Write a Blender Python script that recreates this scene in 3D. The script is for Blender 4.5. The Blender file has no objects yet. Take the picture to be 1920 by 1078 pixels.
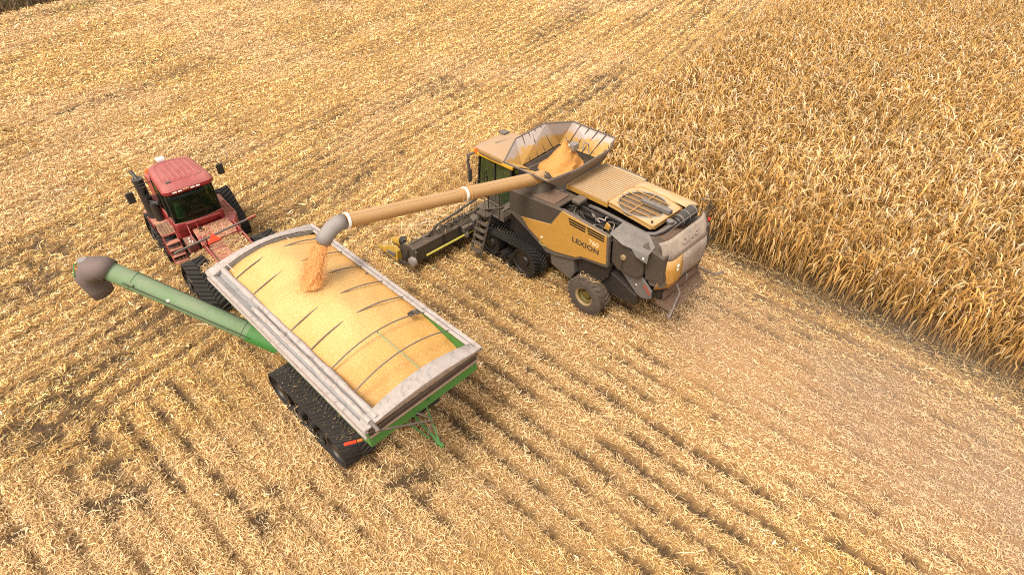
import bpy, bmesh, math, random
import numpy as np
from mathutils import Vector, Matrix
R = math.radians
random.seed(5)
rng = np.random.default_rng(11)
scene = bpy.context.scene
COL = scene.collection

# ------------------------------------------------------------------ nodes / materials
def new_mat(name):
    m = bpy.data.materials.new(name); m.use_nodes = True
    nt = m.node_tree
    for n in list(nt.nodes): nt.nodes.remove(n)
    out = nt.nodes.new('ShaderNodeOutputMaterial')
    bs = nt.nodes.new('ShaderNodeBsdfPrincipled')
    nt.links.new(bs.outputs[0], out.inputs[0])
    return m, nt, bs, out

def N(nt, typ, **kw):
    n = nt.nodes.new(typ)
    for k, v in kw.items():
        if k in ('op',): n.operation = v
        elif k == 'bt': n.blend_type = v
        else: n.inputs[k].default_value = v
    return n

def mixc(nt, fac, a, b, bt='MIX'):
    n = nt.nodes.new('ShaderNodeMix'); n.data_type = 'RGBA'; n.blend_type = bt
    for sock, v in ((n.inputs[0], fac), (n.inputs[6], a), (n.inputs[7], b)):
        if hasattr(v, 'links') or hasattr(v, 'is_linked'): nt.links.new(v, sock)
        elif isinstance(v, (int, float)): sock.default_value = v
        else: sock.default_value = (*v, 1) if len(v) == 3 else v
    return n.outputs[2]

def noise(nt, scale, detail=4, rough=.6, coord='Object', vec_scale=None):
    tc = nt.nodes.new('ShaderNodeTexCoord')
    src = tc.outputs[coord]
    if vec_scale:
        mp = nt.nodes.new('ShaderNodeMapping'); mp.inputs['Scale'].default_value = vec_scale
        nt.links.new(src, mp.inputs[0]); src = mp.outputs[0]
    n = nt.nodes.new('ShaderNodeTexNoise')
    n.inputs['Scale'].default_value = scale; n.inputs['Detail'].default_value = detail; n.inputs['Roughness'].default_value = rough
    nt.links.new(src, n.inputs['Vector'])
    return n.outputs[0]

def ramp(nt, src, lo, hi, a=0., b=1.):
    n = nt.nodes.new('ShaderNodeMapRange')
    n.inputs[1].default_value = lo; n.inputs[2].default_value = hi
    n.inputs[3].default_value = a; n.inputs[4].default_value = b
    nt.links.new(src, n.inputs[0])
    return n.outputs[0]

def math_(nt, op, a, b=0.):
    n = nt.nodes.new('ShaderNodeMath'); n.operation = op
    for s, v in ((n.inputs[0], a), (n.inputs[1], b)):
        if isinstance(v, (int, float)): s.default_value = v
        else: nt.links.new(v, s)
    n.use_clamp = op in ('MULTIPLY', 'ADD')
    return n.outputs[0]

DUST = (.42, .285, .175)
def dusty(name, col, rough=.45, dust=.5, metal=0., side=.15, scale=3., dustcol=DUST, grime=.35, bump=.15):
    """paint or metal that field dust has settled on: more on faces that look up, uneven, darker grime in patches"""
    m, nt, bs, out = new_mat(name)
    geo = nt.nodes.new('ShaderNodeNewGeometry')
    sep = nt.nodes.new('ShaderNodeSeparateXYZ'); nt.links.new(geo.outputs['Normal'], sep.inputs[0])
    up = ramp(nt, sep.outputs[2], .15, .85, side, 1.)
    n1 = noise(nt, scale, 6, .65); n2 = noise(nt, scale * 9, 3, .6)
    f = math_(nt, 'MULTIPLY', up, ramp(nt, n1, .32, .62, dust * .45, dust))
    f = math_(nt, 'MULTIPLY', f, ramp(nt, n2, .3, .7, .75, 1.2))
    g = ramp(nt, noise(nt, scale * 1.7, 5, .7), .5, .72, 0, grime)
    dark = tuple(c * .35 for c in col)
    c1 = mixc(nt, g, col, dark)
    c2 = mixc(nt, f, c1, dustcol)
    nt.links.new(c2, bs.inputs['Base Color'])
    nt.links.new(ramp(nt, f, 0, .6, rough, .85), bs.inputs['Roughness'])
    bs.inputs['Metallic'].default_value = metal
    if bump:
        b = nt.nodes.new('ShaderNodeBump'); b.inputs['Strength'].default_value = bump; b.inputs['Distance'].default_value = .01
        nt.links.new(n2, b.inputs['Height']); nt.links.new(b.outputs[0], bs.inputs['Normal'])
    return m

MAT = dict(
    yellow=dusty('yellow_paint', (.40, .205, .035), .4, .42, side=.12, grime=.18),
    yellow_top=dusty('yellow_deck_paint', (.46, .25, .06), .45, .8, side=.3, scale=1.6, dustcol=(.47, .35, .225), grime=.15),
    tube=dusty('tan_auger_paint', (.42, .235, .08), .5, .5, side=.25, scale=1.2, dustcol=(.42, .28, .17), grime=.12),
    darkpanel=dusty('dark_grey_brown_plastic', (.045, .034, .025), .6, .42, side=.16, scale=2, dustcol=(.17, .115, .075), grime=.2),
    greytrim=dusty('grey_trim', (.080, .066, .054), .55, .45, side=.22, dustcol=(.22, .155, .10)),
    greyplate=dusty('grey_cover', (.085, .078, .074), .5, .55, side=.3, dustcol=(.27, .225, .185), grime=.5),
    rearhood=dusty('dusty_rear_hood', (.12, .10, .085), .6, .75, side=.75, scale=1.3, dustcol=(.44, .34, .255), grime=.1),
    black=dusty('black_metal', (.014, .012, .011), .5, .3, side=.15, dustcol=(.12, .085, .055)),
    pit=dusty('oily_black', (.012, .011, .010), .4, .12, side=.1, dustcol=(.12, .08, .05)),
    hose=dusty('hose_rubber', (.030, .028, .026), .35, .3, side=.1, dustcol=(.15, .115, .085)),
    steel=dusty('dusty_steel', (.32, .31, .30), .38, .45, metal=.6, side=.3),
    pipe=dusty('grey_pipe', (.09, .085, .08), .45, .4, side=.2, dustcol=(.22, .165, .12)),
    rubber=dusty('track_rubber', (.010, .009, .008), .7, .28, side=.12, scale=5, dustcol=(.065, .043, .027), grime=.1),
    tyre=dusty('tyre_rubber', (.030, .025, .021), .85, .65, side=.6, scale=4, dustcol=(.15, .105, .07), grime=.1),
    rimshade=dusty('shaded_yellow_hub', (.10, .075, .01), .5, .3, side=.2, dustcol=(.10, .07, .03), grime=.4),  # shade inside the wheel dish put into the hub colour
    rim=dusty('yellow_rim', (.20, .14, .06), .5, .5, side=.4, grime=.3),
    red=dusty('red_paint', (.25, .013, .018), .36, .60, side=.1, scale=1.5, dustcol=(.40, .18, .15), grime=.15),
    reddeck=dusty('red_deck_paint', (.36, .045, .035), .5, .75, side=.2, scale=2.5, dustcol=(.42, .26, .17), grime=.2),
    green=dusty('green_paint', (.035, .19, .035), .4, .25, side=.1, scale=1.5, dustcol=(.3, .3, .18), grime=.1),
    greentube=dusty('faded_green_paint', (.11, .22, .09), .5, 1.0, side=.35, scale=1.1, dustcol=(.23, .275, .17), grime=.08),
    tarp=dusty('dirty_white_tarp', (.42, .37, .34), .7, .5, side=.6, scale=3.4, dustcol=(.27, .215, .18), grime=.9),
    tarpgrey=dusty('grey_tarp_valley', (.20, .20, .20), .6, .6, side=.5, scale=3, dustcol=(.28, .25, .23), grime=.85),
    brownboard=dusty('dark_brown_board', (.055, .036, .028), .6, .3, side=.2, dustcol=(.2, .14, .1)),
    bow=dusty('bow_steel', (.10, .08, .07), .5, .5, side=.35, scale=4, dustcol=(.24, .19, .155)),
    spout=dusty('spout_rubber', (.105, .082, .074), .75, .6, side=.5, scale=2, dustcol=(.19, .135, .115), grime=.25),
    spoutgrey=dusty('spout_grey', (.20, .185, .18), .6, .5, side=.4, scale=4, dustcol=(.32, .27, .225), grime=.25),
    white=dusty('white_paint', (.78, .77, .74), .45, .2, side=.2, grime=.05),
    orange=dusty('orange_lens', (.75, .16, .02), .3, .15, side=.1, grime=.1),
    mustard=dusty('mustard_paint', (.42, .25, .02), .4, .35, side=.25, grime=.2),
    snout=dusty('dusty_snout', (.33, .20, .05), .6, .8, side=.5, scale=5, dustcol=(.34, .22, .10), grime=.4),
    rib_shade_seam=dusty('rib_shade_and_seam', (.26, .17, .09), .8, .3),
    redlens=dusty('red_lens', (.8, .05, .02), .35, .05, side=.05, grime=0, bump=0),
    tankwall=dusty('tank_inner_wall', (.60, .36, .10), .45, .35, side=.6, scale=1.5, dustcol=(.52, .40, .30), grime=.05),
    dustybrown=dusty('chaff_pan', (.11, .062, .04), .8, .5, side=.4, scale=6, dustcol=(.20, .13, .085)),
    lime=dusty('yellow_green_paint', (.42, .38, .03), .4, .35, side=.3),
    lamp=dusty('lamp_lens', (.72, .70, .62), .25, .15, side=.1, grime=.05, bump=0),
    inkdark=dusty('dark_lettering', (.055, .04, .03), .5, .1, side=.05, grime=0, bump=0),
    inkpale=dusty('pale_lettering', (.66, .46, .26), .5, .1, side=.05, grime=0, bump=0),
    seat=dusty('cab_interior', (.02, .022, .02), .6, .1),
    teal=dusty('teal_cloth', (.10, .28, .24), .8, .05, side=.05),
)

# extra: tank flap material: yellow low down, whitish dust towards the rim (position in metres above the ground)
def tank_flap_mat():
    m, nt, bs, out = new_mat('tank_flap_sheet')
    geo = nt.nodes.new('ShaderNodeNewGeometry')
    sep = nt.nodes.new('ShaderNodeSeparateXYZ'); nt.links.new(geo.outputs['Position'], sep.inputs[0])
    n = noise(nt, 2.2, 5, .6)
    h = math_(nt, 'ADD', ramp(nt, sep.outputs[2], 4.05, 4.60, 0, 1), ramp(nt, n, .35, .7, -.28, .28))
    f = ramp(nt, h, .22, .50, 0., 1.)
    g = ramp(nt, noise(nt, 14, 4), .3, .7, .9, 1.08)
    yel = (.50, .30, .09); pale = (.47, .40, .36)
    c = mixc(nt, f, yel, pale)
    mm = nt.nodes.new('ShaderNodeMix'); mm.data_type = 'RGBA'; mm.blend_type = 'MULTIPLY'; mm.inputs[0].default_value = .5
    nt.links.new(c, mm.inputs[6]); nt.links.new(g, mm.inputs[7])
    nt.links.new(mm.outputs[2], bs.inputs['Base Color'])
    bs.inputs['Roughness'].default_value = .55
    return m
MAT['flap'] = tank_flap_mat()

def glass_mat(name, col, alpha):
    m, nt, bs, out = new_mat(name)
    bs.inputs['Base Color'].default_value = (*col, 1); bs.inputs['Roughness'].default_value = .08
    tr = nt.nodes.new('ShaderNodeBsdfTransparent'); tr.inputs[0].default_value = (.62, .74, .55, 1)
    mx = nt.nodes.new('ShaderNodeMixShader')
    f = ramp(nt, noise(nt, 6, 4), .35, .7, alpha, min(1, alpha + .15))
    nt.links.new(f, mx.inputs[0]); nt.links.new(tr.outputs[0], mx.inputs[1]); nt.links.new(bs.outputs[0], mx.inputs[2])
    nt.links.new(mx.outputs[0], out.inputs[0])
    return m
MAT['glass'] = glass_mat('dark_green_glass', (.014, .022, .012), .28)
MAT['glassgreen'] = glass_mat('green_tinted_glass', (.035, .055, .02), .55)

def mesh_screen_mat():
    m, nt, bs, out = new_mat('perforated_screen')
    n = noise(nt, 9, 4)
    c = mixc(nt, ramp(nt, n, .3, .7, 0, 1), (.12, .08, .045), (.22, .15, .09))
    nt.links.new(c, bs.inputs['Base Color']); bs.inputs['Roughness'].default_value = .7
    v = nt.nodes.new('ShaderNodeTexVoronoi'); v.inputs['Scale'].default_value = 45
    tc = nt.nodes.new('ShaderNodeTexCoord'); nt.links.new(tc.outputs['Object'], v.inputs['Vector'])
    b = nt.nodes.new('ShaderNodeBump'); b.inputs['Strength'].default_value = .6; b.inputs['Distance'].default_value = .01
    nt.links.new(v.outputs[0], b.inputs['Height']); nt.links.new(b.outputs[0], bs.inputs['Normal'])
    return m
MAT['screen'] = mesh_screen_mat()

# ------------------------------------------------------------------ mesh builder
class MB:
    def __init__(s): s.v = []; s.f = []
    def _add(s, vs, fs):
        o = len(s.v); s.v += [tuple(v) for v in vs]; s.f += [tuple(i + o for i in f) for f in fs]; return s
    def box(s, x0, x1, y0, y1, z0, z1):
        x0, x1 = sorted((x0, x1)); y0, y1 = sorted((y0, y1)); z0, z1 = sorted((z0, z1))
        return s._add([(x, y, z) for x in (x0, x1) for y in (y0, y1) for z in (z0, z1)],
                      [(0, 1, 3, 2), (4, 6, 7, 5), (0, 4, 5, 1), (2, 3, 7, 6), (0, 2, 6, 4), (1, 5, 7, 3)])
    def hexa(s, b, t):
        """bottom 4 points, top 4 points (same order)"""
        fs = [(3, 2, 1, 0), (4, 5, 6, 7)] + [(i, (i + 1) % 4, 4 + (i + 1) % 4, 4 + i) for i in range(4)]
        return s._add(list(b) + list(t), fs)
    def prism(s, poly, axis, a, b):
        """polygon (2D) swept along an axis: y -> points are (x,z); x -> (y,z); z -> (x,y)"""
        def P(p, k): return {'y': (p[0], k, p[1]), 'x': (k, p[0], p[1]), 'z': (p[0], p[1], k)}[axis]
        n = len(poly)
        return s._add([P(p, a) for p in poly] + [P(p, b) for p in poly],
                      [tuple(range(n))[::-1], tuple(range(n, 2 * n))] + [(i, (i + 1) % n, n + (i + 1) % n, n + i) for i in range(n)])
    def plate(s, pts, t):
        """flat polygon in space given a thickness along its own normal"""
        P = [Vector(p) for p in pts]; nrm = Vector((0, 0, 0))
        for i in range(len(P)): nrm += (P[i] - P[0]).cross(P[(i + 1) % len(P)] - P[0])
        nrm.normalize(); n = len(P)
        return s._add(P + [p - nrm * t for p in P], [tuple(range(n)), tuple(range(n, 2 * n))[::-1]] +
                      [(i, n + i, n + (i + 1) % n, (i + 1) % n) for i in range(n)])
    def tube(s, pts, r, n=10, cap=True, up=(0, 0, 1), close=False):
        P = [Vector(p) for p in pts]; m = len(P)
        rr = r if isinstance(r, (list, tuple)) else [r] * m
        vs = []
        for i, p in enumerate(P):
            if close: t = P[(i + 1) % m] - P[i - 1]
            elif i == 0: t = P[1] - P[0]
            elif i == m - 1: t = P[-1] - P[-2]
            else: t = (P[i + 1] - P[i]).normalized() + (P[i] - P[i - 1]).normalized()
            t.normalize(); u = Vector(up)
            if abs(t.dot(u)) > .95: u = Vector((1, 0, 0))
            a = t.cross(u).normalized(); b = a.cross(t)
            vs += [p + (a * math.cos(k * 2 * math.pi / n) + b * math.sin(k * 2 * math.pi / n)) * rr[i] for k in range(n)]
        fs = []
        for i in range(m if close else m - 1):
            j = (i + 1) % m
            fs += [(i * n + k, i * n + (k + 1) % n, j * n + (k + 1) % n, j * n + k) for k in range(n)]
        if cap and not close: fs += [tuple(range(n))[::-1], tuple((m - 1) * n + k for k in range(n))]
        return s._add(vs, fs)
    def bar(s, a, b, w, h=None):
        """rectangular bar from a to b"""
        h = h or w; a = Vector(a); b = Vector(b); t = (b - a).normalized()
        u = Vector((0, 0, 1)) if abs(t.z) < .95 else Vector((1, 0, 0))
        x = t.cross(u).normalized() * w / 2; y = x.cross(t).normalized() * h / 2
        return s.hexa([a - x - y, a + x - y, a + x + y, a - x + y], [b - x - y, b + x - y, b + x + y, b - x + y])
    def lathe(s, prof, c, axis='y', n=32, cap=True):
        """profile (radius, along-axis) turned about an axis through c"""
        vs = []
        for r, h in prof:
            for k in range(n):
                a = k * 2 * math.pi / n; p, q = r * math.cos(a), r * math.sin(a)
                vs.append({'y': (c[0] + p, c[1] + h, c[2] + q), 'x': (c[0] + h, c[1] + p, c[2] + q), 'z': (c[0] + p, c[1] + q, c[2] + h)}[axis])
        m = len(prof); fs = []
        for i in range(m - 1):
            fs += [(i * n + k, (i + 1) * n + k, (i + 1) * n + (k + 1) % n, i * n + (k + 1) % n) for k in range(n)]
        if cap and prof[0][0] > 1e-4: fs.append(tuple(range(n)))
        if cap and prof[-1][0] > 1e-4: fs.append(tuple((m - 1) * n + k for k in range(n))[::-1])
        return s._add(vs, fs)
    def grid(s, rows):
        """open sheet through rows of points"""
        m, n = len(rows), len(rows[0])
        return s._add([p for r in rows for p in r], [(i * n + j, i * n + j + 1, (i + 1) * n + j + 1, (i + 1) * n + j) for i in range(m - 1) for j in range(n - 1)])
    def build(s, name, mat, parent=None, bevel=0., smooth=False, solid=0., label=None, seg=2):
        me = bpy.data.meshes.new(name); me.from_pydata(s.v, [], s.f); me.update()
        bm = bmesh.new(); bm.from_mesh(me); bmesh.ops.recalc_face_normals(bm, faces=bm.faces); bm.to_mesh(me); bm.free()
        me.materials.append(MAT[mat] if isinstance(mat, str) else mat)
        o = bpy.data.objects.new(name, me); COL.objects.link(o)
        if parent: o.parent = parent
        if smooth:
            me.polygons.foreach_set('use_smooth', [True] * len(me.polygons))
            me.set_sharp_from_angle(angle=R(38))
        if solid:
            md = o.modifiers.new('s', 'SOLIDIFY'); md.thickness = solid
        if bevel:
            md = o.modifiers.new('b', 'BEVEL'); md.width = bevel; md.segments = seg; md.limit_method = 'ANGLE'; md.angle_limit = R(35)
        if label: o['label'] = label
        return o

def thing(name, label, cat, loc=(0, 0, 0), deg=0, group=None):
    o = bpy.data.objects.new(name, None); COL.objects.link(o)
    o.location = loc; o.rotation_euler = (0, 0, R(deg)); o['label'] = label; o['category'] = cat
    if group: o['group'] = group
    return o
def tag(o, label=None, cat=None, group=None, kind=None):
    for k, v in (('label', label), ('category', cat), ('group', group), ('kind', kind)):
        if v: o[k] = v
    return o

def text(name, body, mat, parent, loc, rot, size, sx=1., extrude=.003, spacing=1., shear=0.):
    cu = bpy.data.curves.new(name, 'FONT'); cu.body = body; cu.size = size; cu.extrude = extrude
    cu.align_x = 'CENTER'; cu.align_y = 'CENTER'; cu.space_character = spacing; cu.offset = .007; cu.shear = shear
    cu.materials.append(MAT[mat])
    tmp = bpy.data.objects.new(name + '_tmp', cu); COL.objects.link(tmp)
    bpy.context.view_layer.update()
    me = bpy.data.meshes.new_from_object(tmp)
    bpy.data.objects.remove(tmp)
    if not me.materials: me.materials.append(MAT[mat])
    me.name = name
    o = bpy.data.objects.new(name, me); COL.objects.link(o); o.parent = parent
    o.location = loc; o.rotation_euler = rot; o.scale = (sx, 1, 1)
    return o

def hull_path(circles, step=.12):
    """closed outline of a belt around wheels: convex hull of circles in (x,z), resampled"""
    pts = []
    for x, z, r in circles:
        for k in range(72):
            a = k * math.pi / 36; pts.append((x + r * math.cos(a), z + r * math.sin(a)))
    pts = sorted(set(pts))
    def half(ps):
        h = []
        for p in ps:
            while len(h) > 1 and (h[-1][0] - h[-2][0]) * (p[1] - h[-2][1]) - (h[-1][1] - h[-2][1]) * (p[0] - h[-2][0]) <= 0: h.pop()
            h.append(p)
        return h
    h = half(pts)[:-1] + half(pts[::-1])[:-1]
    P = [Vector(p) for p in h]; L = [0.]
    for i in range(len(P)): L.append(L[-1] + (P[(i + 1) % len(P)] - P[i]).length)
    n = int(L[-1] / step); out = []; i = 0
    for k in range(n):
        d = L[-1] * k / n
        while L[i + 1] < d: i += 1
        t = (d - L[i]) / max(1e-9, L[i + 1] - L[i]); out.append(P[i].lerp(P[(i + 1) % len(P)], t))
    return out

def track(parent, circles, y0, y1, step=.14, lug=.05, th=.045, name='track', wheelmat='pit', outside=1, wide=None):
    """rubber belt round its wheels with chevron lugs; wheels are its sub-parts"""
    path = hull_path([(x, z, r) for x, z, r in circles], step); n = len(path)
    m = MB(); ctr = sum(path, Vector((0, 0))) / n
    nor = []
    for i in range(n):
        t = (path[(i + 1) % n] - path[i - 1]).normalized(); nor.append(Vector((t.y, -t.x)))
    vs = []
    for i in range(n):
        a = path[i]; b = path[i] + nor[i] * th
        vs += [(a.x, y0, a.y), (a.x, y1, a.y), (b.x, y1, b.y), (b.x, y0, b.y)]
    fs = []
    for i in range(n):
        j = (i + 1) % n
        fs += [(i * 4 + k, i * 4 + (k + 1) % 4, j * 4 + (k + 1) % 4, j * 4 + k) for k in range(4)]
    m._add(vs, fs)
    ym = (y0 + y1) / 2
    for i in range(0, n):                       # lugs: two half bars, staggered and raked
        for half in (0, 1):
            ii = i; j = (i + 1) % n; off = .5 if half else 0.
            p = path[ii].lerp(path[j], off) + nor[ii] * th; t = (path[j] - path[ii]).normalized(); nn = nor[ii]
            w = .045; ya, yb = ((y0 + .01, ym - .01) if half == 0 else (ym + .01, y1 - .01)); rake = .09 if half == 0 else -.09
            def q(y, s, h, rk): 
                c = p + t * (s * w + rk) + nn * h; return (c.x, y, c.y)
            r0, r1 = (-rake, rake) if half == 0 else (-rake, rake)
            m.hexa([q(ya, -1, -.01, r0), q(yb, -1, -.01, r1), q(yb, 1, -.01, r1), q(ya, 1, -.01, r0)],
                   [q(ya, -.6, lug, r0), q(yb, -.6, lug, r1), q(yb, .6, lug, r1), q(ya, .6, lug, r0)])
    o = m.build(name, 'rubber', parent)
    for k, (x, z, r) in enumerate(circles):
        w = MB(); rr = r - .012; s = 1 if outside > 0 else -1
        yo = y1 - .05 if s > 0 else y0 + .05; yi = y0 + .05 if s > 0 else y1 - .05
        w.lathe([(rr, yi), (rr, yo), (rr * .86, yo), (rr * .82, yo - s * .06), (rr * .42, yo - s * .08), (rr * .36, yo - s * .01), (.001, yo - s * .005)], (x, 0, z), 'y', 28)
        w.build('track_wheel', wheelmat, o, smooth=True)
    return o

def tyre(parent, x, z, r, y0, y1, s=1, rimr=.36, name='wheel'):
    w = y1 - y0; c = (x, 0, z); yo, yi = (y1, y0) if s > 0 else (y0, y1)
    d = 1 if s > 0 else -1
    m = MB().lathe([(rimr, yi), (rimr + .03, yi), (r * .8, yi - d * .01), (r * .95, yi + d * .05), (r * .965, yi + d * w * .3), (r * .965, yo - d * w * .3),
                    (r * .95, yo - d * .05), (r * .8, yo + d * .01), (rimr + .03, yo), (rimr, yo)], c, 'y', 40, cap=False)
    for k in range(22):
        for h in (0, 1):
            a = (k + h * .5) * 2 * math.pi / 22; ya, yb = (y0 + .0, (y0 + y1) / 2) if h == 0 else ((y0 + y1) / 2, y1 - .0)
            sk = .13 if h == 0 else -.13
            def q(y, da, rr): return (x + rr * math.cos(a + da), y, z + rr * math.sin(a + da))
            m.hexa([q(ya, -.05 - sk, r * .93), q(yb, -.05 + sk, r * .93), q(yb, .05 + sk, r * .93), q(ya, .05 - sk, r * .93)],
                   [q(ya, -.03 - sk, r * .985), q(yb, -.03 + sk, r * 1.01), q(yb, .03 + sk, r * 1.01), q(ya, .03 - sk, r * .985)])
    o = m.build(name, 'tyre', parent, smooth=True)
    g = MB().lathe([(rimr + .01, yo - d * .005), (rimr - .02, yo - d * .01), (rimr - .05, yo - d * .05), (rimr - .07, yo - d * .06)], c, 'y', 32, cap=False)
    MB().lathe([(rimr - .065, yo - d * .055), (rimr - .08, yo - d * .16), (.16, yo - d * .26), (.15, yo - d * .15), (.10, yo - d * .13), (.001, yo - d * .13)], c, 'y', 32, cap=False).build('hub', 'rimshade', o, smooth=True)
    for k in range(8):
        a = k * math.pi / 4; g.lathe([(.018, yo - d * .2), (.018, yo - d * .17), (.001, yo - d * .17)], (x + .23 * math.cos(a), 0, z + .23 * math.sin(a)), 'y', 6)
    g.build('rim', 'rim', o, smooth=True)
    return o

def crook(a, b, sag, n=8):
    """points of a hanging hose from a to b"""
    a = Vector(a); b = Vector(b)
    return [a.lerp(b, i / n) + Vector(sag) * math.sin(math.pi * i / n) for i in range(n + 1)]
# ================================================================== COMBINE HARVESTER  (x forward, y left, z up)
CO = (3.8446, 15.9005, 0); CA = 135.2
cb = thing('combine_harvester', 'dusty yellow combine harvester on rubber tracks with its grain tank flaps open', 'combine harvester', CO, CA)
# hull
m = MB()
m.prism([(4.0, 1.25), (4.0, 3.15), (2.0, 3.28), (-.25, 3.0), (-.25, 2.0), (-1.5, 1.55), (-1.5, 1.1), (.2, 1.05)], 'y', -1.32, 1.3)
m.prism([(-1.45, 1.5), (-.25, 2.0), (-.25, 3.2), (-2.0, 3.25), (-2.2, 2.6), (-2.2, 1.8)], 'y', -1.25, 1.05)
m.box(4.0, 4.35, -1.2, 1.2, 1.3, 3.4)
m.build('body', 'black', cb, bevel=.02)
# left side
back = [(3.9, 3.40), (3.92, 2.50), (3.50, 2.30), (2.95, 2.06), (2.10, 1.62), (1.72, 1.66), (.85, 1.93), (.55, 2.14), (-.5, 2.32), (-.42, 3.48), (1.5, 3.60), (1.6, 3.56)]
MB().prism(back, 'y', 1.50, 1.640).build('side_panel', 'greytrim', cb, bevel=.015, label='grey trim frame of the left side')
yel = [(3.30, 2.56), (1.93, 2.86), (1.48, 3.585), (-.345, 3.47), (-.44, 2.43), (.55, 2.24), (.80, 2.08), (1.70, 1.86), (2.05, 1.84), (2.9, 2.22)]
yp = MB().prism(yel, 'y', 1.60, 1.672).build('side_panel', 'yellow', cb, bevel=.012, label='yellow painted left side panel')
MB().prism([(3.885, 3.40), (3.895, 2.62), (3.25, 2.62), (1.98, 2.92), (1.57, 3.575)], 'y', 1.60, 1.668).build('side_panel', 'darkpanel', cb, bevel=.012, label='dark grey upper left side panel')
for a0, a1 in ((1.18, .47), (.42, -.28)):
    for k in range(3):
        zt = 3.465 - k * .088
        MB().prism([(a0 - k * .03, zt + .006), (a0 - k * .03, zt - .048), (a1, zt - .058), (a1, zt - .004)], 'y', 1.674, 1.6775).build('louvre', 'pit', yp)
MB().prism([(1.3, 3.16), (1.3, 3.185), (-.38, 3.15), (-.38, 3.125)], 'y', 1.674, 1.679).build('crease', 'yellow', yp)
text('lettering', 'LEXION', 'inkdark', yp, (.42, 1.6765, 2.74), (R(90), 0, R(180)), .25, 1.22, spacing=1.06)
text('lettering', '760', 'inkpale', yp, (.10, 1.6755, 2.98), (R(90), 0, R(180)), .23, 1.2)
MB().tube([(2.35, 1.70, 2.02), (2.3, 1.74, 1.95), (2.15, 1.74, 1.93), (2.0, 1.72, 1.98)], .012, 6).build('handle', 'lime', yp)
MB().box(2.33, 2.25, 1.67, 1.70, 2.16, 2.2).build('latch', 'white', yp)
# same shapes on the right hand side, simpler
rp = MB().prism(yel, 'y', -1.672, -1.55).build('side_panel', 'yellow', cb, bevel=.012, label='yellow painted right side panel')
MB().prism([(3.885, 3.40), (3.895, 2.62), (3.25, 2.62), (1.98, 2.92), (1.57, 3.575)], 'y', -1.668, -1.55).build('side_panel', 'darkpanel', cb, bevel=.012)
# under side boxes
MB().prism([(2.0, 1.75), (1.9, 1.15), (1.0, .95), (.85, 1.30), (.95, 1.93)], 'y', 1.15, 1.56).build('side_box', 'greytrim', cb, bevel=.03)
MB().prism([(.85, 1.92), (.75, 1.35), (-.2, 1.45), (-.45, 1.8), (-.5, 2.3), (.5, 2.12)], 'y', .95, 1.45).build('side_box', 'black', cb, bevel=.03)
# top platform between side panel and tank
MB().plate([(3.85, 1.58, 3.42), (1.75, 1.58, 3.56), (1.75, .55, 3.58), (3.85, .55, 3.45)], .06).build('top_cover', 'darkpanel', cb, bevel=.01)
MB().plate([(3.0, 1.50, 3.52), (1.95, 1.50, 3.60), (1.95, .75, 3.64), (3.0, .75, 3.56)], .08).build('top_cover', 'dustybrown', cb, bevel=.03)
# tank neck
MB().hexa([(4.2, .95, 3.3), (1.95, .95, 3.3), (1.95, -1.5, 3.3), (4.2, -1.5, 3.3)], [(4.45, .62, 3.72), (2.92, .74, 3.72), (2.75, -1.80, 3.72), (4.62, -1.80, 3.72)]).build('tank_neck', 'black', cb)
# ---- grain tank opening + flaps
i1, i2, i3, i4 = (4.32, .62, 3.78), (2.62, .72, 3.80), (2.72, -1.76, 3.78), (4.56, -1.72, 3.75)
b1, b2, t2, t3 = (2.27, .85, 3.80), (2.48, -1.77, 3.80), (1.99, .37, 4.40), (2.0, -1.35, 4.50)
p1, p2, p3, p4, p5, p6 = (4.18, 1.66, 4.35), (2.29, 1.54, 4.30), (2.30, -2.09, 4.60), (4.06, -1.85, 4.75), (4.69, -1.02, 4.75), (4.70, .56, 4.65)
tank = MB()
d1, d2, d3, d4 = [(x + (3.75 - x) * .35, y + (-.6 - y) * .3, 2.95) for x, y, z in (i1, i2, i3, i4)]
for a, b, c_, d_ in ((i1, i2, d2, d1), (i2, i3, d3, d2), (i3, i4, d4, d3), (i4, i1, d1, d4)): tank._add([a, b, c_, d_], [(0, 1, 2, 3)])
tank._add([d1, d2, d3, d4], [(0, 1, 2, 3)])
tk = tank.build('grain_tank', 'black', cb, solid=.02)
flaps = [((i1, i2, p2, p1), 'left'), ((b1, t2, p2), 'side'), ((b1, b2, t3, t2), 'rear'), ((b2, p3, t3), 'side'), ((i3, i4, p4, p3), 'right'), ((i4, p5, p4), 'corner'), ((i4, i1, p6, p5), 'front'), ((i1, p1, p6), 'corner')]
for pts, nm in flaps:
    fo = MB().plate(pts, .022).build('tank_flap', 'flap', cb)
    P = [Vector(p) for p in pts]; nrm = (P[1] - P[0]).cross(P[2] - P[0]).normalized()
    ctr = Vector((3.7, -.5, 4.8)); sgn = 1 if (ctr - P[0]).dot(nrm) > 0 else -1
    lift = nrm * sgn * .03
    if nm in ('rear', 'side'):
        MB().plate([q_ - nrm * sgn * .03 for q_ in P], .012).build('flap_back', dusty('flap_back_paint', (.14, .10, .07), .6, .6, side=.4, scale=2, dustcol=(.25, .18, .125)), fo)
    rb = MB()
    if len(P) == 4:
        for k in range(1, 5 if nm in ('front', 'right') else 3):
            t = k / (5 if nm in ('front', 'right') else 3)
            rb.bar(P[0].lerp(P[1], t) + lift, P[3].lerp(P[2], t) + lift, .03, .03)
    if rb.v: rb.build('stiffener', 'greytrim', fo)
    e = MB(); q = P[2:] if len(P) == 4 else P[1:]
    e.bar(q[0] + lift * .3, q[1] + lift * .3, .04, .04)
    e.build('rim_rail', 'bow', fo)
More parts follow.
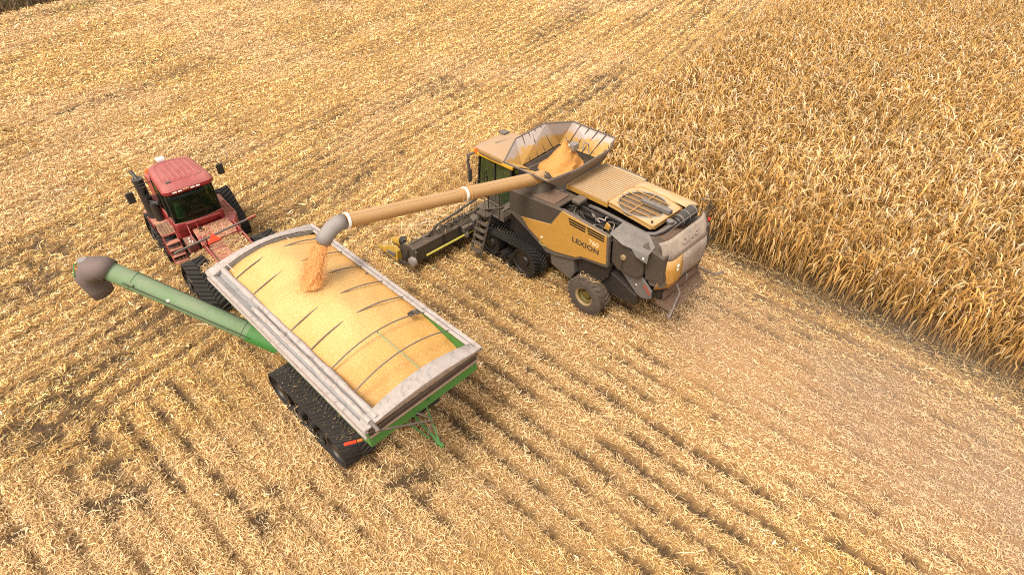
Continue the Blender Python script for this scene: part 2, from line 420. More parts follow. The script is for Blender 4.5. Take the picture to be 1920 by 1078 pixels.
hm = MB(); hm.tube([Vector(p5).lerp(Vector(p6), .47) + Vector((-.05, 0, -.1)), (4.50, -.25, 4.35), (4.52, -.35, 3.98), (4.45, -.42, 3.8)], .022, 7); hm.lathe([(.06, 0), (.06, .05), (.001, .05)], (4.5, -.3, 4.02), 'x', 10)
hm.build('flap_ram', 'steel', cb, smooth=True)
sh = MB()
for k in range(4): sh.tube([(4.3 - k * .1, .45, 3.72 - k * .09), (4.45 - k * .1, -1.6, 3.72 - k * .09)], .018, 6)
sh.tube([(4.1, .55, 3.72), (3.9, -1.75, 3.72)], .03, 8)
sh.build('cross_shaft', 'greytrim', tk)
el = MB(); el.tube([(3.28, -.80, 3.9), (3.36, -.74, 4.45), (3.42, -.70, 4.62)], [.16, .17, .1], 12); el.box(3.05, 3.33, -1.0, -.7, 4.3, 4.52)
el.build('filling_auger', 'steel', tk, smooth=True)
el = MB(); el.tube([(3.0, -1.15, 4.2), (3.05, -1.25, 4.45), (2.9, -1.35, 4.42), (2.82, -1.3, 4.1)], .03, 8)
el.build('sensor_arm', 'steel', tk, smooth=True)
# ---- engine pit with plumbing
MB().box(1.75, -.25, .45, 1.42, 2.75, 2.8).build('engine_bay', 'pit', cb)
eb = MB()
eb.box(1.3, .2, .55, 1.15, 2.8, 3.22); eb.box(1.1, .5, .6, 1.0, 3.22, 3.38); eb.box(.15, -.15, .6, 1.2, 2.8, 3.1)
eb.tube([(1.65, .65, 3.1), (1.65, 1.3, 3.1)], .14, 14)
eb.build('engine', 'pit', cb, bevel=.03)
random.seed(8); pipes = MB(); bright = MB()
for k in range(26):
    a = (random.uniform(0, 1.6), random.uniform(.55, 1.4), random.uniform(3.0, 3.4)); b = (a[0] + random.uniform(-.7, .7), random.uniform(.55, 1.45), random.uniform(2.9, 3.35))
    b = (max(-.2, min(1.7, b[0])), b[1], b[2])
    (pipes if k % 3 else bright).tube(crook(a, b, (random.uniform(-.15, .15), random.uniform(-.1, .1), random.uniform(.05, .2)), 6), random.choice([.014, .02, .028]), 6)
pipes.tube([(1.45, .7, 3.35), (1.2, .85, 3.5), (.75, .9, 3.48), (.45, 1.15, 3.42)], .035, 8)
bright.tube([(1.0, .75, 3.4), (.7, 1.0, 3.46), (.35, 1.1, 3.4)], .03, 8)
pipes.build('hose', 'hose', cb, smooth=True); bright.build('engine_pipe', 'steel', cb, smooth=True)
MB().box(1.7, 1.35, .5, .95, 3.5, 3.66).build('filter_box', 'greytrim', cb, bevel=.05)
MB().prism([(.02, 3.45), (-.18, 3.45), (-.2, 3.62), (-.05, 3.70)], 'y', 1.28, 1.34).build('bracket', 'yellow', cb, bevel=.01)
# ---- engine deck: flat sheet, rib shading painted on as dark strips
rows = []
ny = 40
for x in (2.36, .60):
    rows.append([(x, .42 - j * (2.18 / ny), 3.735) for j in range(ny + 1)])
MB().grid(rows).build('deck_cover', 'yellow_top', cb, solid=.012, label='ribbed dusty yellow deck sheet')
gv = MB()
for k in range(19): gv.box(2.35, .62, .385 - k * .11, .352 - k * .11, 3.74, 3.7492)
gv.build('rib_shade_line', 'rib_shade_seam', cb)
dk = MB()
dk.box(2.36, .6, .42, .36, 3.55, 3.70); dk.box(2.36, .62, -1.70, -1.76, 3.4, 3.70)
dk.build('deck_edge', 'yellow', cb, bevel=.008)
# fan panel with round hole
fr = MB(); nseg = 48; fc = (-.33, -.22); frr = .80
outer = [(.60, .44), (-1.30, .66), (-1.34, -.90), (-.55, -1.12), (.32, -1.12), (.60, -.80)]
def ray_out(a):
    d = Vector((math.cos(a), math.sin(a))); best = None; o = Vector(fc)
    for i in range(len(outer)):
        p = Vector(outer[i]); q = Vector(outer[(i + 1) % len(outer)]); e = q - p
        den = d.x * e.y - d.y * e.x
        if abs(den) < 1e-9: continue
        t = ((p.x - o.x) * e.y - (p.y - o.y) * e.x) / den; u = ((p.x - o.x) * d.y - (p.y - o.y) * d.x) / den
        if t > 0 and -1e-6 <= u <= 1 + 1e-6 and (best is None or t < best): best = t
    return o + d * best
ring_i = []; ring_o = []
for k in range(nseg):
    a = k * 2 * math.pi / nseg; p = ray_out(a)
    ring_i.append((fc[0] + min(frr, (p - Vector(fc)).length - .02) * math.cos(a), fc[1] + min(frr, (p - Vector(fc)).length - .02) * math.sin(a)))
    ring_o.append((p.x, p.y))
vs = [(x, y, 3.80) for x, y in ring_i] + [(x, y, 3.80) for x, y in ring_o] + [(x, y, 3.66) for x, y in ring_o] + [(x, y, 3.70) for x, y in ring_i]
fs = []
for k in range(nseg):
    j = (k + 1) % nseg
    fs += [(k, j, nseg + j, nseg + k), (nseg + k, nseg + j, 2 * nseg + j, 2 * nseg + k), (k, 3 * nseg + k, 3 * nseg + j, j)]
fr._add(vs, fs)
fan = fr.build('fan_panel', 'yellow_top', cb)
MB().lathe([(frr - .01, 3.745), (.001, 3.745)], (fc[0], fc[1], 0), 'z', 48, cap=False).build('fan_screen', 'screen', fan)
rg = MB(); rg.tube([(fc[0] + (frr - .015) * math.cos(k * math.pi / 24), fc[1] + (frr - .015) * math.sin(k * math.pi / 24), 3.80) for k in range(48)], .026, 6, close=True)
rg.build('fan_ring', 'spoutgrey', fan, smooth=True)
eg = MB()
for k in range(len(outer)): 
    a_, b_ = outer[k], outer[(k + 1) % len(outer)]; eg.bar((a_[0], a_[1], 3.80), (b_[0], b_[1], 3.80), .03, .035)
eg.build('panel_edge', 'yellow', fan)
br = MB()
for k in range(5):
    y = fc[1] - .52 + k * .26; hx = math.sqrt(max(.01, frr ** 2 - (y - fc[1]) ** 2)) + .04
    br.bar((fc[0] - hx, y, 3.84), (fc[0] + hx, y, 3.84), .028, .022)
br.bar((fc[0] + .02, fc[1] - frr, 3.825), (fc[0] + .02, fc[1] + frr, 3.825), .03, .02)
br.build('fan_guard', 'yellow', fan)
MB().hexa([(fc[0] + .12, fc[1] + .02, 3.86), (fc[0] + .12, fc[1] - .14, 3.86), (-1.32, fc[1] - .16, 3.84), (-1.32, fc[1] + .04, 3.84)],
          [(fc[0] + .10, fc[1] + .0, 3.95), (fc[0] + .10, fc[1] - .12, 3.95), (-1.32, fc[1] - .14, 3.98), (-1.32, fc[1] + .02, 3.98)]).build('suction_arm', 'greyplate', cb, bevel=.015)
MB().lathe([(.035, 3.80), (.035, 3.88), (.001, 3.88)], (-1.15, .50, 0), 'z', 10).build('knob', 'inkdark', fan)
# right yellow strip with rounded outer edge
rows = []
for x in (.62, .3, -1.1, -1.42, -1.5):
    s_ = 1 if x > -1.2 else (.96 if x > -1.45 else .85)
    prof = [(-1.12, 3.77), (-1.45, 3.77), (-1.62, 3.75), (-1.74, 3.68), (-1.80, 3.5), (-1.80, 3.2)]
    if x > .5: prof = [(-1.0, 3.77)] + prof[1:]
    rows.append([(x, y, 3.2 + (z - 3.2) * s_) for y, z in prof])
MB().grid(rows).build('deck_cover', 'yellow_top', cb, solid=.015, smooth=True, label='yellow rounded deck edge on the right')
# grey hood on the far side
rows = []
for i in range(7):
    t = i / 6; x = 2.38 - 1.55 * t; b = math.sin(math.pi * min(1, max(0, t * .9 + .08))) ** .5
    rows.append([(x, -1.74 - .58 * j / 6, 3.40 + .26 * b * math.cos(j / 6 * math.pi / 2) ** .6) for j in range(7)])
MB().grid(rows).build('side_hood', 'greyplate', cb, solid=.02, smooth=True)
MB().box(2.35, 2.0, -1.75, -2.2, 3.0, 3.42).build('side_hood_base', 'black', cb, bevel=.02)
# ---- exhaust / air pipe and canister
pp = [(1.3, .40, 3.30), (.9, .50, 3.40), (.2, .62, 3.48), (-.6, .72, 3.52), (-1.15, .74, 3.52), (-1.38, .62, 3.56), (-1.50, .38, 3.62), (-1.56, .05, 3.68), (-1.60, -.15, 3.72)]
MB().tube(pp, [.065] * 8 + [.08], 14).build('exhaust_pipe', 'pipe', cb, smooth=True)
ca = Vector((-1.62, -.15, 3.74)); cz = Vector((-1.72, -.98, 3.90))
cn = MB().tube([ca, ca.lerp(cz, .06), ca.lerp(cz, .10), ca.lerp(cz, .94), cz], [.12, .14, .20, .20, .13], 20).build('muffler', 'hose', cb, smooth=True)
for t in (.16, .5, .88):
    q = ca.lerp(cz, t); d = (cz - ca).normalized() * .012
    MB().tube([q - d, q + d], .209, 20).build('muffler_band', 'steel', cn, smooth=True)
MB().lathe([(.10, 0), (.12, .05), (.12, .12), (.05, .16), (.001, .16)], (-1.5, .02, 3.72), 'z', 14).build('elbow', 'greyplate', cb, smooth=True)
pl = MB(); pl.box(-1.32, -1.72, .1, 1.05, 3.22, 3.3); pl.tube([(-1.35, .55, 3.4), (-1.6, -.2, 3.42)], .03, 6); pl.tube([(-1.45, .55, 3.36), (-1.7, .1, 3.42)], .045, 8); pl.tube([(-1.30, .75, 3.34), (-1.66, .3, 3.36)], .04, 8)
pl.build('engine_frame', 'black', cb)
MB().tube([(-1.78, .75, 3.75), (-1.9, .2, 3.98), (-1.95, -.95, 4.05)], .018, 6).build('hand_rail', 'greytrim', cb)
# ---- left rear: lifted grey service cover and dark plastic tank
sc = MB()
sc.plate([(-.32, .80, 3.60), (-.32, 1.48, 3.50), (-.9, 1.60, 3.42), (-1.80, 1.56, 3.44), (-1.78, 1.18, 3.56), (-1.30, .80, 3.60)], .03)
sc.build('service_cover', 'greyplate', cb, bevel=.01)
MB().plate([(-1.20, 1.585, 3.45), (-1.84, 1.575, 3.46), (-1.86, 1.64, 3.22), (-1.50, 1.66, 3.28)], .02).build('cover_lug', 'greyplate', cb)
MB().lathe([(.035, 1.655), (.035, 1.67), (.001, 1.67)], (-1.72, 0, 3.35), 'y', 10).build('bolt', 'white', cb)
tnk = MB().prism([(-.42, 3.36), (-.9, 3.30), (-1.30, 3.16), (-1.62, 3.14), (-1.66, 2.50), (-1.45, 2.30), (-.75, 2.28), (-.47, 2.48)], 'y', .95, 1.46).build('plastic_tank', 'darkpanel', cb, bevel=.07, seg=3)
MB().lathe([(.10, 1.46), (.10, 1.50), (.075, 1.52), (.001, 1.52)], (-.93, 0, 2.88), 'y', 18).build('filler_cap', 'rim', tnk, smooth=True)
MB().tube([(-.93, 1.50, 2.80), (-.95, 1.52, 2.45)], .012, 6).build('strap', 'black', tnk)
# rear side body
MB().prism([(-1.45, 3.55), (-2.22, 3.42), (-2.32, 2.52), (-1.72, 2.40), (-1.62, 3.10)], 'y', .6, 1.36).build('rear_side_panel', 'darkpanel', cb, bevel=.03)
MB().prism([(-1.45, 3.55), (-2.22, 3.42), (-2.32, 2.52), (-1.72, 2.40)], 'y', -1.36, -.6).build('rear_side_panel', 'darkpanel', cb, bevel=.03)
MB().plate([(-1.3, 1.33, 3.50), (-2.22, 1.33, 3.40), (-2.2, -1.2, 3.42), (-1.3, -1.2, 3.52)], .05).build('rear_top', 'dustybrown', cb)
# lower diagonal arm + shields
MB().prism([(-.70, 2.28), (-1.42, 2.50), (-2.00, 1.98), (-2.02, 1.72), (-1.74, 1.58), (-1.5, 1.62)], 'y', 1.20, 1.30).build('lower_shield', 'greyplate', cb, bevel=.02)
MB().prism([(-1.68, 2.08), (-1.76, 2.16), (-2.0, 1.92), (-1.94, 1.82)], 'y', 1.301, 1.308).build('warning_label', dusty('faded_red_label', (.24, .05, .03), .6, .4), cb)
MB().box(-1.42, -1.47, 1.30, 1.31, 1.98, 2.01).build('sticker', 'white', cb)
MB().prism([(-1.66, 2.46), (-2.32, 2.50), (-2.34, 2.32), (-1.9, 2.2)], 'y', .8, 1.28).build('lower_shield', 'greytrim', cb, bevel=.02)
MB().prism([(-1.9, 2.25), (-2.3, 2.3), (-2.2, 1.6), (-1.8, 1.5)], 'y', -1.2, 1.0).build('chopper_housing', 'black', cb, bevel=.02)
# ---- rear hood
hood = MB()
prof = [(-2.02, 3.80), (-2.12, 3.74), (-2.26, 3.40), (-2.34, 3.30), (-2.42, 2.95), (-2.42, 2.50), (-2.36, 2.24)]
rows = []
for x, z in prof:
    w = 1.36 if z > 2.6 else 1.30
    r_ = []
    for j in range(17):
        y = w - 2 * w * j / 16; k = abs(y) / w
        r_.append((x + .30 * max(0, k - .72) / .28 * (1 if z < 3.35 else .45), y * (1. if z < 3.35 else .93), z - (.10 * k * k if z < 3.35 else 0)))
    rows.append(r_)
hd = MB().grid(rows[3:]).build('rear_hood', 'rearhood', cb, solid=.03, smooth=True, label='dusty grey rear hood')
hu = MB().grid([[(x - .02, y, z + .0) for x, y, z in r_] for r_ in rows[:4]]).build('rear_hood', 'rearhood', cb, solid=.03, smooth=True, label='upper grey rear hood with raised lettering')
MAT['letterdust'] = dusty('dusty_raised_letters', (.30, .24, .20), .6, .6, side=.6, dustcol=(.42, .33, .26), grime=.05)
text('lettering', 'CLAAS', 'letterdust', hu, (-2.235, -.05, 3.575), (R(66), 0, R(-90)), .26, 1.25, extrude=.008)
ylw = MB(); rr_ = [[(x - .034, y, z) for x, y, z in r_[:6]] for r_ in rows[3:]]
ly = MB().grid(rr_).build('rear_corner_panel', 'yellow', cb, solid=.012, smooth=True, label='yellow left rear corner panel with two lamps')
for z in (3.02, 2.88):
    MB().lathe([(.055, -2.50), (.05, -2.535), (.001, -2.54)], (0.06, .80, z), 'x', 14).build('tail_lamp', 'lamp', ly, smooth=True)
MB().prism([(1.33, 2.66), (1.15, 2.72), (.98, 2.55), (.88, 2.35), (.95, 2.34), (1.05, 2.52), (1.18, 2.68)], 'x', -2.16, -2.10).build('crack', 'pit', cb)
# spreader and lower rear
sp = MB(); sp.plate([(-2.15, 1.20, 1.62), (-2.58, 1.0, 1.36), (-2.58, -1.15, 1.36), (-2.15, -1.30, 1.62)], .03)
sp.build('chaff_spreader', dusty('spreader_chaff', (.07, .035, .02), .9, .6, side=.4, scale=9, dustcol=(.15, .085, .045), bump=1.), cb)
MB().bar((-2.60, 1.02, 1.37), (-2.60, -1.17, 1.37), .035, .04).build('spreader_edge', 'dustybrown', cb)
MB().plate([(-2.2, 1.0, 2.2), (-2.3, 1.0, 1.7), (-2.3, -1.1, 1.7), (-2.2, -1.1, 2.2)], .02).build('rubber_curtain', 'dustybrown', cb)
MB().tube([(-2.44, .62, 2.2), (-2.60, .60, 1.95), (-2.66, .95, 1.45), (-2.68, 1.15, 1.25)], [.035, .035, .04, .055], 8).build('tow_bar', 'bow', cb, smooth=True)
MB().tube([(-2.3, -.95, 1.95), (-2.75, -1.5, 1.55), (-2.9, -1.75, 1.62)], [.035, .035, .05], 8).build('tow_bar', 'bow', cb, smooth=True)
MB().tube([(-2.44, .02, 2.25), (-2.48, .05, 2.02)], [.05, .02], 8).build('hook', 'bow', cb, smooth=True)
# right rear ladder & hoses
rl = MB()
for y in (-1.5, -1.72): rl.tube([(-1.9, y, 1.6), (-1.9, y, 3.9), (-1.8, y, 4.05), (-1.65, y, 4.0)], .022, 6)
for k in range(7): rl.tube([(-1.9, -1.5, 1.8 + k * .3), (-1.9, -1.72, 1.8 + k * .3)], .015, 6)
rl.build('rear_ladder', 'bow', cb, smooth=True)
hs = MB()
for k in range(3): hs.tube(crook((-1.95, -1.45 - k * .08, 3.95), (-2.0, -1.6 - k * .1, 2.1), (-.18 - k * .06, -.25, .1), 10), .014, 6)
hs.build('hose', 'hose', cb, smooth=True)
MB().box(-2.0, -2.06, -1.60, -1.52, 3.35, 3.46).build('tail_lamp', 'redlens', cb, bevel=.02)
# ---- running gear
for s in (1, -1):
    y0, y1 = (1.08, 1.74) if s > 0 else (-1.74, -1.08)
    track(cb, [(4.95, .60, .50), (4.32, .28, .22), (3.92, .28, .22), (3.16, .62, .56)], y0, y1, .13, .055, outside=s)
    tyre(cb, .22, .74, .74, 1.16 if s > 0 else -1.76, 1.76 if s > 0 else -1.16, s, .36)
MB().box(4.9, 3.2, -1.0, 1.0, .5, .8).build('front_axle', 'black', cb)
MB().box(.35, .08, -1.2, 1.2, .6, .9).build('rear_axle', 'black', cb)
MB().prism([(4.9, 1.2), (4.7, 1.45), (3.3, 1.35), (3.1, .95), (3.6, .75), (4.6, .75)], 'y', .9, 1.06).build('track_frame', 'black', cb, bevel=.02)
# ---- cab
cbx = MB(); cbx.prism([(4.5, 1.95), (6.0, 1.95), (6.35, 2.35), (6.2, 3.72), (4.5, 3.72)], 'y', -.88, .88)
gl = cbx.build('cab_glazing', 'glassgreen', cb, bevel=.04)
fm = MB()
for y in (.9, -.9):
    fm.bar((4.52, y, 1.9), (4.52, y, 3.75), .12, .07); fm.bar((5.45, y, 1.9), (5.4, y, 3.75), .06, .05); fm.bar((6.0, y, 1.95), (6.37, y, 2.35), .07, .05); fm.bar((6.37, y, 2.35), (6.22, y, 3.72), .07, .06); fm.bar((4.5, y, 1.95), (6.0, y, 1.95), .08, .08)
fm.build('cab_frame', 'black', cb)
MB().box(4.42, 5.0, -.88, .88, 1.7, 1.93).build('cab_floor', 'black', cb)
MB().box(4.6, 5.1, -.3, .3, 1.95, 2.5).box(4.6, 4.75, -.3, .3, 2.5, 3.15).build('cab_seat', 'seat', gl, bevel=.05)
rows = []
for i, x in enumerate((4.42, 4.6, 5.1, 5.6, 6.1, 6.45, 6.62, 6.66)):
    e = (0.0, .06, .12, .14, .12, .08, .0, -.08)[i]; w = (.92, .96, 1.0, 1.02, 1.0, .93, .80, .74)[i]
    rows.append([(x, w * math.sin(R(-90 + 15 * j)) if 0 < j < 12 else w * (-1 if j == 0 else 1), 3.74 + e + .10 * math.cos(R(-90 + 15 * j)) ** .5 if 0 < j < 12 else 3.70 + e * .3) for j in range(13)])
MB().grid(rows).build('cab_roof', dusty('cab_roof_paint', (.44, .26, .10), .5, .85, side=.3, scale=1.4, dustcol=(.34, .24, .165), grime=.1), cb, solid=.06, smooth=True)
MB().prism([(4.42, 3.66), (6.6, 3.62), (6.66, 3.74), (4.42, 3.78)], 'y', .90, .985).build('roof_trim', dusty('clean_yellow', (.62, .33, .02), .35, .1, side=.1), cb, bevel=.02)
for s in (1, -1):
    bc = MB(); bc.tube([(6.35, s * .95, 3.68), (6.38, s * 1.0, 3.86)], [.07, .055], 10); bc.build('beacon', 'orange', cb, smooth=True)
    ml = MB(); ml.tube([(6.4, s * .95, 3.7), (6.55, s * 1.2, 3.62), (6.5, s * 1.28, 3.35), (6.45, s * 1.25, 2.9)], [.035, .075, .06, .04], 10)
    ml.hexa([(6.42, s * 1.16, 2.55), (6.42, s * 1.34, 2.55), (6.5, s * 1.34, 2.55), (6.5, s * 1.16, 2.55)], [(6.42, s * 1.16, 3.05), (6.42, s * 1.34, 3.05), (6.5, s * 1.34, 3.05), (6.5, s * 1.16, 3.05)])
    ml.build('mirror', 'greytrim', cb, smooth=True)
ant = MB(); ant.box(6.3, 6.62, -.75, -.45, 3.93, 4.0); ant.tube([(5.9, -.5, 3.95), (6.0, .3, 3.98)], .012, 6)
ant.build('antenna', 'bow', cb, bevel=.01)
# side box behind the cab, auger turret
MB().lathe([(.36, 3.2), (.36, 3.75), (.30, 3.9), (.001, 3.92)], (3.0, 1.02, 0), 'z', 24).build('auger_turret', 'greytrim', cb, smooth=True)
# platform, railing, ladder
pf = MB(); pf.box(4.25, 5.75, .95, 1.62, 1.86, 1.92); pf.box(4.25, 4.55, .95, 1.62, 1.92, 2.35)
pf.build('platform', 'greytrim', cb, bevel=.01)
ra = MB()
for x, y in ((4.45, 1.62), (5.05, 1.62), (5.75, 1.62), (5.75, 1.0)): ra.tube([(x, y, 1.9), (x, y, 2.95)], .02, 6)
ra.tube([(4.45, 1.62, 2.95), (5.75, 1.62, 2.95), (5.75, 1.0, 2.95)], .02, 6); ra.tube([(4.45, 1.62, 2.4), (5.75, 1.62, 2.4), (5.75, 1.0, 2.4)], .015, 6)
for k in range(9): ra.tube([(5.8 + .02 * k, .15 + .1 * k, 2.0), (5.75 + .02 * k, .2 + .1 * k, 3.1)], .009, 5)
ra.build('railing', 'black', cb, smooth=True)
pg = MB()
for k in range(9):
    pg.bar((4.42 + k * .07, 1.60, 1.95), (4.42 + k * .07, 1.60, 2.85), .012, .012)
for k in range(12): pg.bar((4.40, 1.605, 1.98 + k * .075), (5.02, 1.605, 1.98 + k * .075), .012, .012)
pg.build('mesh_guard', 'greytrim', cb)
la = MB()
for x in (4.86, 5.40): la.bar((x - .0, 1.72, 1.95), (x + .08, 2.22, .25), .035, .10)
for k in range(6):
    t = k / 5.2; y = 1.78 + .44 * t; z = 1.76 - 1.42 * t
    la.box(4.88 + .07 * t, 5.42 + .07 * t, y - .09, y + .09, z, z + .03)
la.box(4.84, 5.42, 1.5, 1.95, 1.90, 1.94)
la.tube([(4.84, 1.98, 1.95), (4.84, 1.98, 2.75), (4.95, 2.3, 1.3)], .016, 6); la.tube([(5.45, 1.98, 1.95), (5.45, 1.98, 2.75), (5.5, 2.32, 1.2)], .016, 6)
la.build('ladder', 'darkpanel', cb)
fd = MB(); fd.plate([(4.35, 1.66, 2.42), (5.5, 1.66, 1.83), (5.5, 1.5, 1.83), (4.35, 1.5, 2.42)], .05)
fd.plate([(4.02, 1.62, 2.5), (4.6, 1.62, 1.9), (4.5, 1.55, 1.75), (3.9, 1.58, 2.35)], .03)
fd.build('fender', 'greytrim', cb, bevel=.01)
# feeder house
MB().hexa([(4.6, -.75, .9), (4.6, .75, .9), (6.3, .75, .45), (6.3, -.75, .45)], [(4.6, -.75, 1.8), (4.6, .75, 1.8), (6.3, .75, 1.15), (6.3, -.75, 1.15)]).build('feeder_house', 'black', cb, bevel=.02)
# ---- unloading auger swung out to the left
A0 = Vector((3.0, 1.0, 3.98)); A1 = Vector((3.3, 8.25, 5.42))
ua = MB(); dA = (A1 - A0)
ua.tube([A0, A0.lerp(A1, .05), A0.lerp(A1, .46)], [.23, .215, .215], 24)
ua.tube([A0.lerp(A1, .46), A1], [.20, .20], 24)
uao = ua.build('unloading_auger', 'tube', cb, smooth=True)
for t, r_ in ((.462, .225), (.995, .222)):
    q = A0.lerp(A1, t); d = dA.normalized() * .035
    MB().tube([q - d, q + d], r_, 24).build('reflective_band', 'white', uao, smooth=True)
for t in (.06, .44, .485):
    q = A0.lerp(A1, t); d = dA.normalized() * .012
    MB().tube([q - d, q + d], .232, 24).build('flange', 'tube', uao, smooth=True)
MB().tube([A0.lerp(A1, .06) + Vector((-.10, 0, .19)), A0.lerp(A1, .46) + Vector((-.10, 0, .19))], .008, 5).build('weld_seam', 'rib_shade_seam', uao)
MB().tube([A0.lerp(A1, .49) + Vector((-.09, 0, .178)), A0.lerp(A1, .99) + Vector((-.09, 0, .178))], .008, 5).build('weld_seam', 'rib_shade_seam', uao)
MB().tube([A0 + Vector((.02, .1, -.21)), A0.lerp(A1, .97) + Vector((0, 0, -.205))], .012, 6).build('auger_cable', 'black', uao)
MB().tube([(3.0, .8, 3.6), (3.0, .9, 3.85), (3.0, 1.15, 4.0)], [.30, .29, .25], 20).build('auger_elbow', 'greytrim', uao, smooth=True)
# elbow spout: short wide chute bent downwards and open at its lower end
e0 = A1 + dA.normalized() * .03
sp_pts = [e0, e0 + Vector((0.01, .16, .01)), e0 + Vector((.03, .34, -.06)), e0 + Vector((.05, .52, -.20)), e0 + Vector((.08, .66, -.36))]
MB().tube(sp_pts, [.205, .212, .208, .205, .21], 20, cap=False, up=(1, 0, 0)).build('auger_spout', 'spoutgrey', uao, solid=.012, smooth=True)

# ---- corn header carried in front
hdw = 4.55
hdr = thing('corn_header', 'wide dark corn header with yellow pointed snouts carried in front of the combine', 'corn header', CO, CA)
bmh = MB()
bmh.prism([(6.15, .42), (6.15, 1.05), (6.42, 1.12), (6.5, .95), (6.42, .45)], 'y', -hdw + .1, hdw - .1)
bmh.build('frame', 'darkpanel', hdr, bevel=.02)
MB().prism([(6.5, .28), (7.25, .22), (7.25, .3), (6.8, .34), (6.5, .9)], 'y', -hdw + .1, hdw - .1).build('auger_trough', 'black', hdr)
MB().tube([(6.45, -hdw + .1, 1.16), (6.45, hdw - .15, 1.16)], .045, 10).build('top_tube', 'greytrim', hdr, smooth=True)
MB().tube([(6.05, -4.0, .62), (6.05, 3.95, .62)], .045, 12).build('drive_shaft', 'lime', hdr, smooth=True)
ag = MB(); ag.tube([(6.95, -hdw + .2, .62), (6.95, hdw - .2, .62)], .11, 12)
for k in range(140):
    if abs(k - 70) < 6: continue
    y = -hdw + .25 + k * (2 * hdw - .5) / 140; a = k * .55 * (1 if k < 70 else -1)
    ag.bar((6.95 + .11 * math.cos(a), y, .62 + .11 * math.sin(a)), (6.95 + .29 * math.cos(a), y + .03, .62 + .29 * math.sin(a)), .17, .012)
ag.build('cross_auger', 'steel', hdr)
gb = MB(); gb.box(5.95, 6.3, 1.25, 1.6, .5, 1.15); gb.box(5.98, 6.22, 1.6, 2.1, .75, 1.0); gb.lathe([(.17, 0), (.17, .12), (.08, .16), (.001, .16)], (6.05, 1.9, .62), 'y', 16)
gb.build('gearbox', 'greytrim', hdr, bevel=.03)
rg = MB(); rg.tube([(6.6, 2.6, 1.3), (6.55, 1.0, 1.55)], .04, 8); rg.tube([(6.6, 1.2, 1.5), (6.55, .2, 1.75)], .06, 8)
rg.build('hydraulic_ram', 'hose', hdr, smooth=True)
MB().tube([(6.62, 2.9, 1.22), (6.58, 1.9, 1.40)], .022, 8).build('ram_rod', 'white', hdr, smooth=True)
hh = MB(); random.seed(3)
for k in range(10):
    y = random.uniform(.3, 3.6); hh.tube(crook((6.3, y, 1.15), (6.35, y + random.uniform(-1, 1), 1.1), (random.uniform(-.2, .1), 0, random.uniform(.1, .3))), .018, 6)
hh.tube([(6.35, 3.6, 1.18), (6.5, 3.0, 1.35), (6.5, 1.7, 1.45)], .03, 6)
for y in (3.0, 2.2, 1.2): hh.box(6.10, 6.14, y, y + .06, .45, 1.1)
hh.build('hose', 'black', hdr, smooth=True)
# end shields with open dark window, and row snouts
for s in (1, -1):
    y0 = s * (hdw - .12); y1 = s * hdw
    MB().prism([(6.1, .35), (6.05, .95), (6.35, 1.1), (6.9, .95), (7.2, .62), (7.2, .25), (6.5, .2)], 'y', s * (hdw - .22), s * (hdw - .13)).build('end_plate', 'darkpanel', hdr, bevel=.02)
    MB().lathe([(.20, s * (hdw - .13)), (.19, s * (hdw + .02)), (.09, s * (hdw + .06)), (.001, s * (hdw + .06))], (6.22, 0, .52), 'y', 22).build('drive_cover', 'steel', hdr, smooth=True)
    es = MB().hexa([(7.0, s * (hdw - .14), .22), (7.0, s * (hdw + .12), .22), (8.55, s * (hdw + .02), .14), (8.55, s * (hdw - .03), .14)], [(7.0, s * (hdw - .10), .66), (7.0, s * (hdw + .08), .66), (8.55, s * (hdw + .01), .20), (8.55, s * (hdw - .02), .20)]).hexa([(7.0, s * (hdw - .10), .655), (7.0, s * (hdw + .08), .655), (7.9, s * (hdw + .05), .40), (7.9, s * (hdw - .06), .40)], [(7.15, s * (hdw - .06), .80), (7.15, s * (hdw + .04), .80), (7.85, s * (hdw + .02), .52), (7.85, s * (hdw - .03), .52)]).build('end_shield', 'mustard', hdr, bevel=.02)
    MB().prism([(7.12, .32), (7.12, .54), (7.65, .42), (7.7, .30)], 'y', s * (hdw + .06), s * (hdw + .118)).build('shield_window', 'greyplate', es)
    MB().tube([(7.0, s * (hdw + .05), .28), (6.6, s * (hdw + .05), .3), (6.3, s * hdw, .4)], .05, 8).build('shield_arm', 'black', hdr, smooth=True)
for k in range(11):
    y = -hdw + .62 + k * (2 * hdw - 1.24) / 10
    sn = MB(); w = .20
    secs = [(6.95, .92, w * 1.0, .45), (7.35, .86, w * 1.05, .40), (7.85, .62, w * .8, .28), (8.3, .36, w * .4, .18), (8.55, .18, .03, .14)]
    rows = []
    for x, zt, ww, zb in secs:
        rows.append([(x, y + ww * math.cos(R(a)), zb + (zt - zb) * max(0, math.sin(R(a)))) for a in range(0, 181, 20)])
    sn.grid(rows); so = sn.build('row_snout', 'snout' if k < 10 else 'mustard', hdr, solid=.012, smooth=True)
    if k == 10:
        MB().lathe([(.02, .0), (.2, .08), (.22, .2), (.17, .34), (.001, .36)], (7.1, y + .12, .68), 'x', 18).build('rotary_drum', 'pit', hdr, smooth=True)
# ================================================================== GRAIN CART
KO = (-8.4416, 12.3074, 0); KA = 135.9
ct = thing('grain_cart', 'green grain cart on rubber tracks with an open rolled white tarp', 'grain cart', KO, KA)
L, W, RZ = 7.58, 3.28, 3.80
